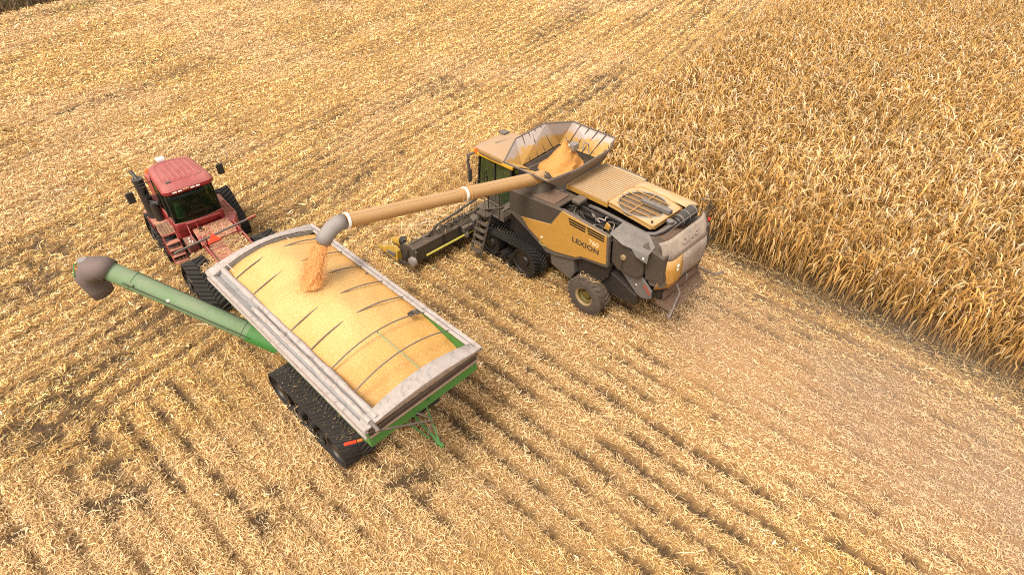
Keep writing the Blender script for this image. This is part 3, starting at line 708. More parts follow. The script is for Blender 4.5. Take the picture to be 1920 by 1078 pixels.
# tank shell (open top), vertical band then hopper slopes
sh = MB()
def ring(x0, x1, y0, y1, z): return [(x0, y0, z), (x1, y0, z), (x1, y1, z), (x0, y1, z)]
levels = [ring(-.12, -L + .10, -.10, -W + .10, RZ), ring(-.12, -L + .10, -.10, -W + .10, 3.08), ring(-.95, -L + 1.5, -.75, -W + .75, 2.15), ring(-2.2, -L + 2.6, -1.35, -W + 1.35, 1.25)]
vs = [p for r_ in levels for p in r_]; fs = [(12, 13, 14, 15)]
for i in range(3): fs += [(i * 4 + k, i * 4 + (k + 1) % 4, (i + 1) * 4 + (k + 1) % 4, (i + 1) * 4 + k) for k in range(4)]
sh._add(vs, fs)
tank = sh.build('tank', 'green', ct, solid=.02)
# rear face: dark board band above the green
MB().plate([(-L + .085, -.12, 3.80), (-L + .085, -W + .12, 3.80), (-L + .085, -W + .12, 3.47), (-L + .085, -.12, 3.47)], .02).build('rear_board', 'brownboard', ct)
MB().bar((-L + .06, -.1, 3.46), (-L + .06, -W + .1, 3.46), .05, .04).build('rear_rail', dusty('pinkish_rail', (.30, .20, .16), .6, .5, side=.5), ct)
MB().bar((-L + .04, -.1, 3.66), (-L + .04, -W + .1, 3.70), .03, .035).build('rear_rail', 'bow', ct)
MB().bar((-L + .06, -1.7, 3.19), (-L + .06, -1.7, 3.44), .02, .04).build('tank_seam', 'green', ct)
# left rim: outer dusty rail, grey valley, inner white roll
rim = MB(); rim.bar((-.02, -.03, RZ - .03), (-L, -.03, RZ - .03), .10, .16); rim.bar((0, .005, RZ - .22), (-L, .005, RZ - .22), .05, .1)
rim.build('side_rail', 'tarp', ct, bevel=.02)
rows = []
random.seed(2)
for i in range(61):
    x = -.10 - (L - .15) * i / 60; k = .5 + .5 * math.sin(i * .9) * .3
    t = min(1, max(0, (i / 60 - .35) / .25))
    j_ = random.uniform(-.012, .012)
    rows.append([(x, -.07, RZ + .02), (x, -.13, RZ + .01 + .05 * t + j_), (x, -.20 - .02 * k, RZ - .03 + .08 * t + j_), (x, -.27, RZ + .0 + .05 * t - j_), (x, -.32, RZ + .06)])
MB().grid(rows).build('tarp_valley', 'tarpgrey', ct, solid=.01, smooth=True)
rl = MB(); pts = []; rd = []
for i in range(50):
    pts.append((.02 - (L - .06) * i / 49, -.37 + random.uniform(-.006, .006), RZ + .05 + random.uniform(-.005, .005))); rd.append(.075 + .012 * math.sin(i * .7) + random.uniform(-.004, .004))
rl.tube(pts, rd, 12); 
rl.build('tarp_roll', 'tarp', ct, smooth=True)
r2 = MB(); pts = [(p[0], -.20 + random.uniform(-.008, .008), RZ + .06) for p in pts[16:]]
r2.tube(pts, [.062 + random.uniform(-.006, .006) for _ in pts], 12)
r2.build('tarp_roll', 'tarp', ct, smooth=True)
# right rim
rr = MB(); rr.bar((-.05, -W + .03, RZ), (-L, -W + .03, RZ), .10, .12); rr.bar((-.05, -W + .14, RZ + .02), (-L, -W + .14, RZ + .02), .09, .05)
rr.build('side_rail', 'tarp', ct, bevel=.015)
for x in (-1.15, -3.2, -5.4):
    MB().tube([(x - .05, -W + .22, RZ - .03), (x + .12, -W + .24, RZ - .1)], .045, 8).build('latch', 'bow', ct, smooth=True)
# arched end caps
def arch(x0, x1, rise0, rise1, name, mat, zb=None, y0=-.02, y1=-W + .02):
    rows = []
    for x, rs, dz in ((x0, rise0, 0), (x1, rise1, 0)):
        rows.append([(x, y0 + (y1 - y0) * j / 20, RZ + .03 + rs * math.sin(math.pi * j / 20)) for j in range(21)])
    if zb is not None: rows.insert(0, [(x0, p[1], zb) for p in rows[0]])
    return MB().grid(rows).build(name, mat, ct, solid=.025, smooth=True)
arch(.0, -.38, .22, .34, 'end_cap', 'tarp', RZ - .10)
MB().prism([(-.10, RZ - .02)] + [(-.10 - (W - .2) * j / 16, RZ + .02 + .30 * math.sin(math.pi * j / 16)) for j in range(17)] + [(-W + .1, RZ - .02)], 'x', -.40, -.36).build('end_board', 'tarpgrey', ct)
arch(-L, -L + .29, .14, .32, 'end_cap', 'tarp', RZ - .02)
MB().bar((-.10, -.12, 3.3), (-.10, -W + .12, 3.3), .05, .05).build('front_rail', 'green', ct)
# bows
bx = [-.98, -1.94, -2.90, -3.87, -4.78, -5.65, -6.58]
for x in bx:
    p = [(x, -.36 - (W - .50) * j / 18, RZ + .03 + .33 * (1 - ((j - 9) / 9) ** 2)) for j in range(19)]
    MB().tube(p, .0165, 8).build('tarp_bow', 'bow', ct, smooth=True)
MB().tube([(-5.6, -1.75, 4.1), (-6.98, -1.9, 3.75)], .02, 6).build('ridge_cable', dusty('pale_green', (.2, .27, .12), .6, .3), ct)
MB().tube([(-5.4, -W + .2, 3.8), (-5.5, -W + .55, 3.95)], .012, 5).build('ridge_rope', 'bow', ct)
MB().box(-5.50, -5.62, -W + .42, -W + .56, 3.92, 3.99).build('sensor', 'black', ct, bevel=.01)
for y0, y1 in ((-.5, -.8), (-1.2, -1.5), (-2.3, -2.6)):
    MB().tube([(-.38, y0, 4.0), (-.75, y1 + .2, 3.75)], .008, 5).build('cord', 'white', ct)
# tracks and frame
for s, y0, y1 in ((1, -.98, -.06), (-1, -W + .06, -W + .98)):
    track(ct, [(-2.25, .62, .50), (-3.15, .27, .22), (-3.75, .27, .22), (-4.30, .27, .22), (-5.18, .62, .50)], y0, y1, .15, .028, outside=s)
    MB().box(-2.4, -5.2, y0 + .25, y1 - .25, .45, .75).build('track_frame', 'black', ct, bevel=.02)
fr = MB(); fr.box(-.6, -5.6, -1.15, -1.35, .95, 1.25); fr.box(-.6, -5.6, -2.13, -1.93, .95, 1.25); fr.box(-3.6, -4.0, -.6, -W + .6, .6, .95)
for x in (-1.1, -5.5): fr.bar((x, -1.25, 1.2), (x, -.6, 2.6), .1, .1); fr.bar((x, -2.03, 1.2), (x, -W + .6, 2.6), .1, .1)
fr.build('chassis', 'black', ct)
tg = MB(); tg.bar((-.6, -1.25, 1.05), (2.0, -1.62, .75), .14, .18); tg.bar((-.6, -2.03, 1.05), (2.0, -1.66, .75), .14, .18); tg.bar((1.9, -1.64, .75), (2.75, -1.64, .72), .14, .12)
tg.build('drawbar', 'green', ct)
# red marker lamp on a bracket above the rear of the left track
ml = MB().bar((-5.92, -.42, 1.42), (-5.80, -.14, 1.45), .06, .07).build('marker_lamp', 'redlens', ct, bevel=.01)
MB().bar((-5.98, -.56, 1.41), (-5.93, -.44, 1.42), .05, .06).build('marker_lamp', 'orange', ct, bevel=.01)
MB().bar((-6.0, -.58, 1.38), (-6.0, -1.25, 1.2), .05, .05).build('lamp_bracket', 'green', ct)
# tarp crank
ck = MB(); ck.tube([(-L + .05, -.20, 3.88), (-L - .14, -.20, 3.86), (-L - .2, -.2, 3.84)], .045, 8); ck.tube([(-L - .16, -.16, 3.84), (-L - .16, -1.55, 2.88)], .024, 8)
ck.tube([(-L - .16, -1.55, 2.88), (-L - .12, -1.40, 2.45)], .02, 6); ck.tube([(-L - .05, -1.52, 2.90), (-L + .1, -1.30, 3.15)], .022, 6)
ck.build('tarp_crank', 'bow', ct, smooth=True)
hb = MB(); hb.bar((-L + 1.2, -1.75, 1.9), (-L + .10, -1.80, 1.5), .06, .08); hb.bar((-L + 1.0, -2.1, 2.35), (-L + .10, -1.82, 1.5), .045, .045); hb.bar((-L + .2, -1.78, 1.5), (-L - .05, -1.82, 1.46), .07, .10); hb.bar((-L + .9, -1.3, 2.3), (-L + .3, -1.68, 1.6), .04, .04)
hb.build('rear_bracket', 'green', ct, bevel=.01)
# ---- folding unloading auger of the cart, reaching out to the front left
c0 = Vector((-1.35, -.42, 1.90)); c1 = Vector((1.30, 1.86, 4.18)); dC = (c1 - c0)
ca_ = MB(); ca_.tube([c0, c0.lerp(c1, .35), c1], [.255, .255, .255], 24)
cau = ca_.build('unloading_auger', 'greentube', ct, smooth=True)
MB().tube([c0 - dC * .12, c0 + dC * .10], .29, 24).build('auger_base', 'green', cau, smooth=True)
for t in (.14, .86): 
    q = c0.lerp(c1, t); d = dC.normalized() * .02
    MB().tube([q - d, q + d], .27, 24).build('flange', 'greentube', cau, smooth=True)
side = dC.normalized().cross(Vector((0, 0, 1))).normalized()
hp = []
MB().tube([c0.lerp(c1, t) + side * (.20) * (1) + Vector((0, 0, .20)) for t in (.1, .3, .6, .85)], .014, 6).build('hydraulic_line', 'hose', cau)
MB().tube([c0.lerp(c1, t) - side * .28 + Vector((0, 0, .10)) for t in (.05, .3, .6, .88)], .014, 6).build('hydraulic_line', 'hose', cau)
q = c0.lerp(c1, .60) - side * .20 + Vector((0, 0, .1))
MB().lathe([(.06, 0), (.055, .05), (.001, .07)], tuple(q + Vector((0, 0, .0))), 'z', 14).build('lamp', 'lamp', cau, smooth=True)
q = c0.lerp(c1, .84) - side * .24 + Vector((0, 0, .12)); dd = dC.normalized()
MB().bar(q - dd * .10, q + dd * .10, .06, .10).build('latch', 'greentube', cau)
q = c0.lerp(c1, .93) + Vector((0, 0, .262)) - side * .05
MB().plate([q + dd * .08 + side * .05, q - dd * .09, q + dd * .02 - side * .07 - Vector((0, 0, .02)), q + dd * .09 - side * .03], .004).build('paint_patch', dusty('fresh_green', (.05, .33, .08), .4, .1), cau)
# spout: wide rubber hood turned down
s0 = c1 - dd * .02
n_ = 22
def hoop(c, r1, r2, tilt):
    u = side; v = (Vector((0, 0, 1)) * math.cos(tilt) + Vector((dd.x, dd.y, 0)).normalized() * math.sin(tilt))
    return [c + u * r1 * math.cos(k * 2 * math.pi / n_) + v * r2 * math.sin(k * 2 * math.pi / n_) for k in range(n_ + 1)]
fl = Vector((dd.x, dd.y, 0)).normalized()
rows = [hoop(s0, .31, .31, R(-35)), hoop(s0 + fl * .22 + Vector((0, 0, .10)), .34, .34, R(-25)), hoop(s0 + fl * .50 + Vector((0, 0, .02)), .37, .36, R(20)),
        hoop(s0 + fl * .66 + Vector((0, 0, -.22)), .38, .33, R(62)), hoop(s0 + fl * .60 + Vector((0, 0, -.55)), .34, .27, R(95)), hoop(s0 + fl * .55 + Vector((0, 0, -.80)), .30, .24, R(100))]
MB().grid(rows).build('auger_spout', 'spout', cau, solid=.015, smooth=True)
MB().lathe([(.13, 0), (.12, .06), (.001, .07)], tuple(s0 + fl * .62 + Vector((0, 0, .30))), 'z', 16).build('spout_motor', 'spoutgrey', cau, smooth=True)
rows2 = [[p + fl * .02 for p in hoop(s0 + fl * .82 + Vector((0, 0, .12)), .33, .10, R(40))[:12]], [p + fl * .02 for p in hoop(s0 + fl * .88 + Vector((0, 0, -.05)), .36, .10, R(40))[:12]]]
MB().tube([s0 + fl * .80 + side * .38 + Vector((0, 0, .16)), s0 + fl * .95 + Vector((0, 0, .14)), s0 + fl * .80 - side * .30 + Vector((0, 0, .0))], .018, 8).build('spout_rim', 'green', cau, smooth=True)

# ---- corn in the cart
nx, ny_ = 150, 70
X = np.linspace(-.40, -L + .12, nx); Y = np.linspace(-.33, -W + .12, ny_)
GX, GY = np.meshgrid(X, Y, indexing='ij')
def heap(x, y):
    dy = np.sqrt((y + 1.64) ** 2 + .05); ex = np.maximum(0, np.maximum((x + .95) * 1.25, -(x + 4.6)))
    z = 4.29 - .36 * np.sqrt(dy ** 2 + (ex * .95) ** 2)
    z2 = 4.42 - .44 * np.sqrt((x + 3.05) ** 2 + (y + 1.55) ** 2 + .03)
    z = np.maximum(z, z2) + .012 * np.sin(x * 5 + y * 3) * np.sin(y * 6 - x * 2)
    return z
GZ = heap(GX, GY)
MB_ = MB(); MB_.grid([[(float(GX[i, j]), float(GY[i, j]), float(GZ[i, j])) for j in range(ny_)] for i in range(nx)])
def grain_mat():
    m, nt, bs, out = new_mat('corn_kernels')
    tc = nt.nodes.new('ShaderNodeTexCoord')
    v = nt.nodes.new('ShaderNodeTexVoronoi'); v.inputs['Scale'].default_value = 70; nt.links.new(tc.outputs['Object'], v.inputs['Vector'])
    sep = nt.nodes.new('ShaderNodeSeparateXYZ'); geo = nt.nodes.new('ShaderNodeNewGeometry'); nt.links.new(geo.outputs['Position'], sep.inputs[0])
    big = noise(nt, 1.3, 5, .6)
    low = math_(nt, 'ADD', ramp(nt, sep.outputs[2], 3.70, 4.10, 1, 0), ramp(nt, big, .3, .7, -.25, .25))
    c = mixc(nt, low, (.60, .385, .145), (.57, .26, .055))
    hv = nt.nodes.new('ShaderNodeSeparateColor'); nt.links.new(v.outputs['Color'], hv.inputs[0])
    c = mixc(nt, ramp(nt, hv.outputs[0], 0, 1, 0, .5), c, (.60, .36, .11))
    c = mixc(nt, ramp(nt, noise(nt, 32, 3, .8), .35, .65, 0, .5), c, (.50, .30, .09))
    c = mixc(nt, ramp(nt, hv.outputs[1], .86, 1, 0, .55), c, (.45, .20, .05))
    c = mixc(nt, ramp(nt, hv.outputs[2], .93, 1, 0, .5), c, (.85, .75, .55))
    nt.links.new(c, bs.inputs['Base Color']); bs.inputs['Roughness'].default_value = .55
    b = nt.nodes.new('ShaderNodeBump'); b.inputs['Strength'].default_value = .55; b.inputs['Distance'].default_value = .012; b.invert = True
    nt.links.new(v.outputs[0], b.inputs['Height']); nt.links.new(b.outputs[0], bs.inputs['Normal'])
    return m
MAT['grain'] = grain_mat()
go = MB_.build('corn_grain', 'grain', None, smooth=True)
go.location = KO; go.rotation_euler = (0, 0, R(KA))
tag(go, 'heap of golden shelled corn filling the grain cart', 'grain', kind='stuff')

def frame_pt(o, deg, p):
    a = R(deg); return Vector((o[0] + p[0] * math.cos(a) - p[1] * math.sin(a), o[1] + p[0] * math.sin(a) + p[1] * math.cos(a), p[2]))
def to_frame(o, deg, P):
    a = R(deg); d = Vector(P) - Vector(o); return Vector((d.x * math.cos(a) + d.y * math.sin(a), -d.x * math.sin(a) + d.y * math.cos(a), P[2]))

def stream_mat():
    m, nt, bs, out = new_mat('falling_corn_kernels')
    n = noise(nt, 16, 5, .7, vec_scale=(1, 1, .35)); n2 = noise(nt, 60, 2, .7)
    c = mixc(nt, ramp(nt, n, .38, .62, 0, 1), (.58, .24, .06), (.64, .31, .095))
    c = mixc(nt, ramp(nt, n2, .5, .7, 0, .5), c, (.70, .40, .15))
    nt.links.new(c, bs.inputs['Base Color']); bs.inputs['Roughness'].default_value = .7
    tr = nt.nodes.new('ShaderNodeBsdfTransparent'); mx = nt.nodes.new('ShaderNodeMixShader')
    nt.links.new(ramp(nt, n2, .34, .50, .55, 1), mx.inputs[0]); nt.links.new(tr.outputs[0], mx.inputs[1]); nt.links.new(bs.outputs[0], mx.inputs[2])
    nt.links.new(mx.outputs[0], out.inputs[0])
    return m
MAT['stream'] = stream_mat()
# ---- corn in the combine's tank
heapm = MB(); random.seed(4); rows = []
for i in range(15):
    rr_ = []
    for j in range(25):
        a = j * 2 * math.pi / 24; q = i / 14
        x = 3.36 + math.cos(a) * q * .72 - .05 * q; y = -.62 + math.sin(a) * q * (.75 if math.sin(a) < 0 else 1.22) 
        h = 4.74 - 1.06 * q ** .8 + .05 * math.sin(a * 3 + i) * q
        w_ = q * (.10 * math.sin(a * 2 + 1) + .035 * math.sin(a * 5 + i * .3))
        rr_.append((x + w_ + .02 * math.sin(i * 3 + j * 7), y + w_ * .7, h + w_ * .5 * (1 - q) + .02 * math.sin(i * 1.3 + a * 4) - (.12 if q > .95 else 0)))
    rr_[-1] = rr_[0]; rows.append(rr_)
heapm.grid(rows)
MAT['grain2'] = MAT['grain'].copy(); MAT['grain2'].name = 'corn_kernels_orange'
ho = heapm.build('corn_grain', dusty('tank_corn', (.48, .21, .04), .7, .45, side=.3, scale=8, dustcol=(.50, .27, .09), grime=.35, bump=1.), None, smooth=True)
ho.location = CO; ho.rotation_euler = (0, 0, R(CA))
tag(ho, 'orange mound of shelled corn in the open combine tank', 'grain', kind='stuff')
# kernels and trash over the mound
km = MB(); random.seed(6)
for k in range(1500):
    q = random.random() ** .5; a = random.uniform(0, 2 * math.pi)
    x = 3.30 + math.cos(a) * q * .52 - .05 * q; y = -.70 + math.sin(a) * q * (.62 if math.sin(a) < 0 else 1.05); z = 4.62 - 1.05 * q ** .75 + .05 * math.sin(a * 3 + q * 14) * q + .012
    s_ = random.uniform(.008, .016); b = random.uniform(0, 6.28)
    km._add([(x + s_ * math.cos(b + t), y + s_ * math.sin(b + t), z + random.uniform(-.004, .012)) for t in (0, 1.6, 3.1, 4.7)], [(0, 1, 2, 3)])

ko_ = km.build('loose_kernels', 'stream', None); ko_.location = CO; ko_.rotation_euler = (0, 0, R(CA))
tag(ko_, 'loose kernels and trash on the mound in the combine tank', 'grain', kind='stuff')
# ---- falling corn between the spout and the cart
W0 = frame_pt(CO, CA, tuple(sp_pts[-1] - Vector((0, 0, .0))))
W1l = Vector((-3.27, -1.46, 4.33)); W1 = frame_pt(KO, KA, tuple(W1l))
st = MB(); random.seed(9); prof = []
mid = W0.lerp(W1, .5) + Vector((0, 0, .10)) 
def stream(t): return W0 * (1 - t) ** 2 + (W0.lerp(W1, .62) + Vector((0, 0, .18))) * 2 * t * (1 - t) + W1 * t ** 2
rows = []
for i in range(25):
    t = i / 24; c = stream(t); r_ = .13 + .07 * t; rr_ = []
    for k in range(19):
        a = k * 2 * math.pi / 18; q = r_ * (1 + .10 * math.sin(a * 3 + i * .35) + .07 * math.sin(a * 7 + i * .9))
        rr_.append(c + Vector((math.cos(a) * q * 1.2, math.sin(a) * q * 1.1, 0)))
    rr_[-1] = rr_[0]; rows.append(rr_)
st.grid(rows)
for k in range(34000):
    t = random.random(); c = stream(t); rr = (.18 + .17 * t) * abs(random.gauss(.55, .42)); a = random.uniform(0, 6.28)
    p = c + Vector((math.cos(a) * rr, math.sin(a) * rr, random.uniform(-.03, .03)))
    if t > .90: p = W1 + Vector((math.cos(a), math.sin(a), 0)) * abs(random.gauss(0, .35)) + Vector((0, 0, random.uniform(-.06, .06)))
    s_ = random.uniform(.005, .010); u = Vector((random.gauss(0, 1), random.gauss(0, 1), random.gauss(0, 1))).normalized() * s_; v = u.orthogonal().normalized() * s_ * .8
    st._add([p - u, p - v, p + u, p + v], [(0, 1, 2, 3)])
so = st.build('falling_corn', 'stream', None)
tag(so, 'orange stream of shelled corn pouring from the auger spout into the cart', 'grain', kind='stuff')
# ================================================================== TRACTOR
TO = (-12.2747, 18.9414, 0); TA = 132
tr = thing('tracked_tractor', 'red articulated tractor on four rubber tracks pulling the grain cart', 'tractor', TO, TA)
# tracks: two front, two rear (triangular)
for s in (1, -1):
    y0, y1 = (.86, 1.62) if s > 0 else (-1.62, -.86)
    for xc in (.95, -3.35):
        track(tr, [(xc + .05, 1.12, .42), (xc + .92, .36, .32), (xc + .3, .24, .2), (xc - .3, .24, .2), (xc - .92, .36, .32)], y0, y1, .16, .05, outside=s)
MB().box(3.4, -1.0, -.5, .6, .7, 1.5).build('chassis', 'black', tr, bevel=.03)
# bonnet in front of the cab
MB().prism([(.5, 1.3), (.5, 2.35), (2.6, 2.28), (3.5, 2.1), (3.65, 1.7), (3.6, 1.0)], 'y', -.42, .80).build('bonnet', 'red', tr, bevel=.12, seg=4)
MB().box(3.62, 3.68, -.3, .68, 1.2, 1.9).build('grille', 'black', tr)
yc = .20
# cab: glazing, frame, roof
cabp = [(-1.42, 1.95), (-1.28, 2.15), (-1.34, 3.30), (.25, 3.30), (.55, 2.2), (.50, 1.6), (-1.2, 1.6)]
gz_ = MB()
# rear window bowed
rows = []
for zz, xx, hw in ((2.04, -1.38, .80), (2.4, -1.44, .80), (2.9, -1.46, .78), (3.32, -1.42, .75)):
    rows.append([(xx + .16 * (abs(j - 8) / 8) ** 2.2, yc + hw * (j - 8) / 8, zz) for j in range(17)])
g1 = MB().grid(rows).build('rear_window', 'glass', tr, solid=.01, smooth=True)
for s in (1, -1):
    y = yc + s * .82
    MB().plate([(-1.20, y, 1.95), (.42, y, 1.75), (.35, yc + s * .78, 3.30), (-1.24, yc + s * .77, 3.30)], .01).build('side_window', 'glass', tr)
MB().plate([(.50, yc + .8, 1.8), (.50, yc - .8, 1.8), (.30, yc - .75, 3.3), (.30, yc + .75, 3.3)], .01).build('windscreen', 'glass', tr)
cf = MB()
for s in (1, -1):
    cf.tube([(-1.22, yc + s * .82, 1.8), (-1.26, yc + s * .80, 2.6), (-1.26, yc + s * .77, 3.34)], .035, 8)
    cf.tube([(.45, yc + s * .80, 1.7), (.30, yc + s * .77, 3.34)], .035, 8)
    cf.tube([(-.5, yc + s * .84, 1.8), (-.5, yc + s * .79, 3.34)], .03, 8)
cf.build('cab_frame', 'black', tr, smooth=True)
tb = MB()
tb.prism([(yc - .86, 1.35), (yc + .86, 1.35), (yc + .86, 2.0), (yc - .86, 2.0)], 'x', -1.18, .45)
tb.build('cab_body', 'red', tr, bevel=.04)
rows = []
for zz, xo in ((1.55, -1.20), (1.72, -1.38), (1.96, -1.46), (2.04, -1.45), (2.05, -1.38)):
    rows.append([(xo + .16 * (abs(j - 8) / 8) ** 2.2, yc + .86 * (j - 8) / 8, zz) for j in range(17)])
MB().grid(rows).build('rear_sill', 'red', tr, solid=.02, smooth=True)
# interior
ci = MB(); ci.box(-1.1, .4, yc - .75, yc + .75, 1.9, 2.0); ci.box(.15, .45, yc - .7, yc + .7, 2.0, 2.6)
ci.build('cab_floor', 'seat', tr)
st_ = MB(); st_.box(-.75, -.2, yc - .28, yc + .28, 2.0, 2.45); st_.box(-.82, -.65, yc - .26, yc + .26, 2.4, 3.05)
so_ = st_.build('seat', 'seat', tr, bevel=.06)
MB().hexa([(-1.05, yc + .38, 2.0), (-.6, yc + .30, 2.0), (-.6, yc + .60, 2.0), (-1.0, yc + .66, 2.0)], [(-1.0, yc + .42, 2.62), (-.7, yc + .36, 2.66), (-.7, yc + .56, 2.6), (-.95, yc + .6, 2.55)]).build('jacket', 'teal', tr, bevel=.06)
MB().hexa([(-.95, yc - .62, 2.0), (-.6, yc - .62, 2.0), (-.6, yc - .36, 2.0), (-.95, yc - .36, 2.0)], [(-.9, yc - .6, 2.4), (-.65, yc - .6, 2.45), (-.65, yc - .4, 2.4), (-.9, yc - .42, 2.36)]).build('side_console', 'greytrim', tr, bevel=.03)
MB().tube([(0.0 + .19 * math.cos(k * math.pi / 8) * .5, yc + .19 * math.sin(k * math.pi / 8), 2.62 + .19 * math.cos(k * math.pi / 8) * .8) for k in range(16)], .015, 6, close=True).build('steering_wheel', 'black', tr, smooth=True)
# roof: rounded rectangle stack
def rrect(x0, x1, hw0, hw1, z, rad, zb=0.):
    pts = []
    cs = [(x1 - rad, hw1 - rad, 0), (x1 - rad, -hw1 + rad, -90), (x0 + rad * .6, -hw0 + rad * .6, -180), (x0 + rad * .6, hw0 - rad * .6, -270)]
    order = [(x1 - rad, hw1 - rad, 90, 0, rad), (x1 - rad, -(hw1 - rad), 0, -90, rad), (x0 + rad * .55, -(hw0 - rad * .55), -90, -180, rad * .55), (x0 + rad * .55, hw0 - rad * .55, 180, 90, rad * .55)]
    for cx, cy, a0, a1, r_ in order:
        for k in range(9):
            a = R(a0 + (a1 - a0) * k / 8); pts.append((cx + r_ * math.cos(a), yc + cy + r_ * math.sin(a), z))
    return pts
ro = MB(); rings = [rrect(-1.58, .62, .83, .76, 3.28, .45), rrect(-1.66, .72, .88, .80, 3.36, .48), rrect(-1.66, .72, .88, .80, 3.46, .48), rrect(-1.55, .64, .82, .74, 3.58, .46), rrect(-1.42, .52, .74, .66, 3.63, .42)]
vs = [p for r_ in rings for p in r_]; nr = len(rings[0]); fs = [tuple(range(nr)), tuple(range((len(rings) - 1) * nr, len(rings) * nr))]
for i in range(len(rings) - 1): fs += [(i * nr + k, i * nr + (k + 1) % nr, (i + 1) * nr + (k + 1) % nr, (i + 1) * nr + k) for k in range(nr)]
ro._add(vs, fs); roof = ro.build('cab_roof', 'red', tr, smooth=True)
rb = MB()
for k in range(6):
    y = yc - .46 + k * .184; x1 = .30 - 1.2 * max(0, abs(y - yc) - .25) ** 1.3
    rb.hexa([(-1.18 + .0, y - .028, 3.625), (-1.18, y + .028, 3.625), (x1, y + .024, 3.625), (x1, y - .024, 3.625)], [(-1.16, y - .018, 3.662), (-1.16, y + .018, 3.662), (x1 - .02, y + .014, 3.662), (x1 - .02, y - .014, 3.662)])
rb.build('roof_rib', dusty('dusty_red_rib', (.30, .035, .035), .45, .8, side=.3, dustcol=(.44, .23, .19)), roof)
sm = MB(); rim_ = rrect(-1.30, .42, .66, .58, 3.634, .42); sm.tube(rim_, .008, 5, close=True); sm.build('roof_seam', dusty('dark_red_seam', (.16, .02, .02), .5, .3), roof)
MB().box(-1.22, -1.34, yc + .60, yc + .44, 3.62, 3.68).build('hatch_latch', 'greytrim', roof, bevel=.01)
for y in (.50, .32, -.10, -.28):
    h = MB().hexa([(-1.655, yc + y + .07, 3.37), (-1.655, yc + y - .07, 3.37), (-1.6, yc + y - .07, 3.46), (-1.6, yc + y + .07, 3.46)][::1], [(-1.675, yc + y + .07, 3.38), (-1.675, yc + y - .07, 3.38), (-1.645, yc + y - .07, 3.48), (-1.645, yc + y + .07, 3.48)]).build('work_light', 'lamp', roof, bevel=.008)
MB().bar((-1.672, yc + .22, 3.43), (-1.672, yc + .02, 3.43), .02, .03).build('roof_label', 'inkpale', roof)
MB().box(.66, .92, yc + .02, yc + .30, 3.56, 3.68).build('gps_receiver', 'white', roof, bevel=.03)
MB().box(.60, .72, yc + .10, yc + .22, 3.42, 3.56).build('gps_bracket', 'black', roof)
MB().tube([(.78, .92, 2.9), (.78, .92, 3.28)], .012, 6).build('beacon_stalk', 'black', tr)
MB().lathe([(.085, 3.26), (.09, 3.34), (.06, 3.42), (.001, 3.44)], (.78, .92, 0), 'z', 14).build('beacon', 'orange', tr, smooth=True)
# mirrors
for s, x in ((1, .35), (-1, .40)):
    y0 = yc + s * .72
    mm = MB().tube([(x, y0, 3.12), (x + .05, y0 + s * .55, 3.10), (x + .05, y0 + s * .85, 3.08), (x - .0, y0 + s * .92, 2.95)], .018, 8)
    mo = mm.build('mirror_arm', 'black', tr, smooth=True)
    MB().hexa([(x - .03, y0 + s * .78, 2.52), (x - .03, y0 + s * 1.04, 2.52), (x + .05, y0 + s * 1.04, 2.52), (x + .05, y0 + s * .78, 2.52)], [(x - .03, y0 + s * .78, 2.96), (x - .03, y0 + s * 1.04, 2.96), (x + .05, y0 + s * 1.04, 2.96), (x + .05, y0 + s * .78, 2.96)]).build('mirror', 'hose', mo, bevel=.07, seg=3)
# exhaust stack and air intake on the left
ex = MB(); ex.tube([(.80, 1.34, 1.55), (.80, 1.34, 3.05)], .18, 18); ex.tube([(.80, 1.34, 3.05), (.80, 1.34, 3.16)], [.195, .195], 18)
ex.tube([(.80, 1.34, 3.10), (.95, 1.36, 3.22), (1.12, 1.40, 3.38)], .07, 12)
ex.build('exhaust_stack', 'hose', tr, smooth=True)
it = MB(); it.tube([(.42, 1.22, 1.55), (.42, 1.22, 2.25), (.55, 1.28, 2.45), (.62, 1.30, 2.9)], [.16, .16, .14, .12], 14); it.tube([(.42, 1.2, 2.2), (.2, 1.05, 2.3)], .08, 10)
it.build('air_intake', 'hose', tr, smooth=True)
MB().prism([(1.0, 1.5), (1.0, 2.3), (.35, 2.0), (.30, 1.5)], 'y', .85, 1.18).build('engine_side_panel', 'red', tr, bevel=.03)
# left side deck, steps, right side deck
lf = MB(); lf.box(.10, -.88, 1.05, 1.56, 1.50, 1.56); lf.box(1.5, .10, 1.0, 1.56, 1.46, 1.54)
lf.build('side_deck', 'reddeck', tr, bevel=.01)
tg_ = MB()
for k in range(11): tg_.box(.05 - k * .085, .02 - k * .085, 1.07, 1.54, 1.562, 1.59)
tg_.build('deck_tread', dusty('dusty_tread', (.2, .09, .06), .7, .9, side=.5), tr)
lt = MB()
for y in (1.1, 1.56): lt.bar((-.90, y, 1.5), (-1.15, y, .5), .04, .08)
for k in range(4): lt.box(-.85 - .06 * k, -1.12 - .06 * k, 1.1, 1.56, 1.25 - k * .25, 1.28 - k * .25)
lt.build('steps', 'reddeck', tr)
hr = MB(); hr.tube([(-.1, 1.6, 1.55), (-.15, 1.64, 2.1), (-.8, 1.62, 2.05), (-1.1, 1.62, .9)], .018, 6); hr.tube([(-.9, 1.08, 1.55), (-.95, 1.06, 2.0), (-1.2, 1.1, 1.2)], .018, 6)
hr.build('hand_rail', 'red', tr, smooth=True)
rf = MB(); rf.plate([(.9, -.66, 1.62), (-1.05, -.66, 1.66), (-1.10, -1.12, 1.60), (.8, -1.15, 1.56)], .06)
rf.build('side_deck', 'reddeck', tr, bevel=.01)
tg_ = MB()
for k in range(8):
    for j in range(3): tg_.box(-.95 + k * .13, -.87 + k * .13, -.72 - j * .14, -.80 - j * .14, 1.625, 1.67)
tg_.build('deck_tread', dusty('red_tread', (.36, .05, .04), .5, .5), tr)
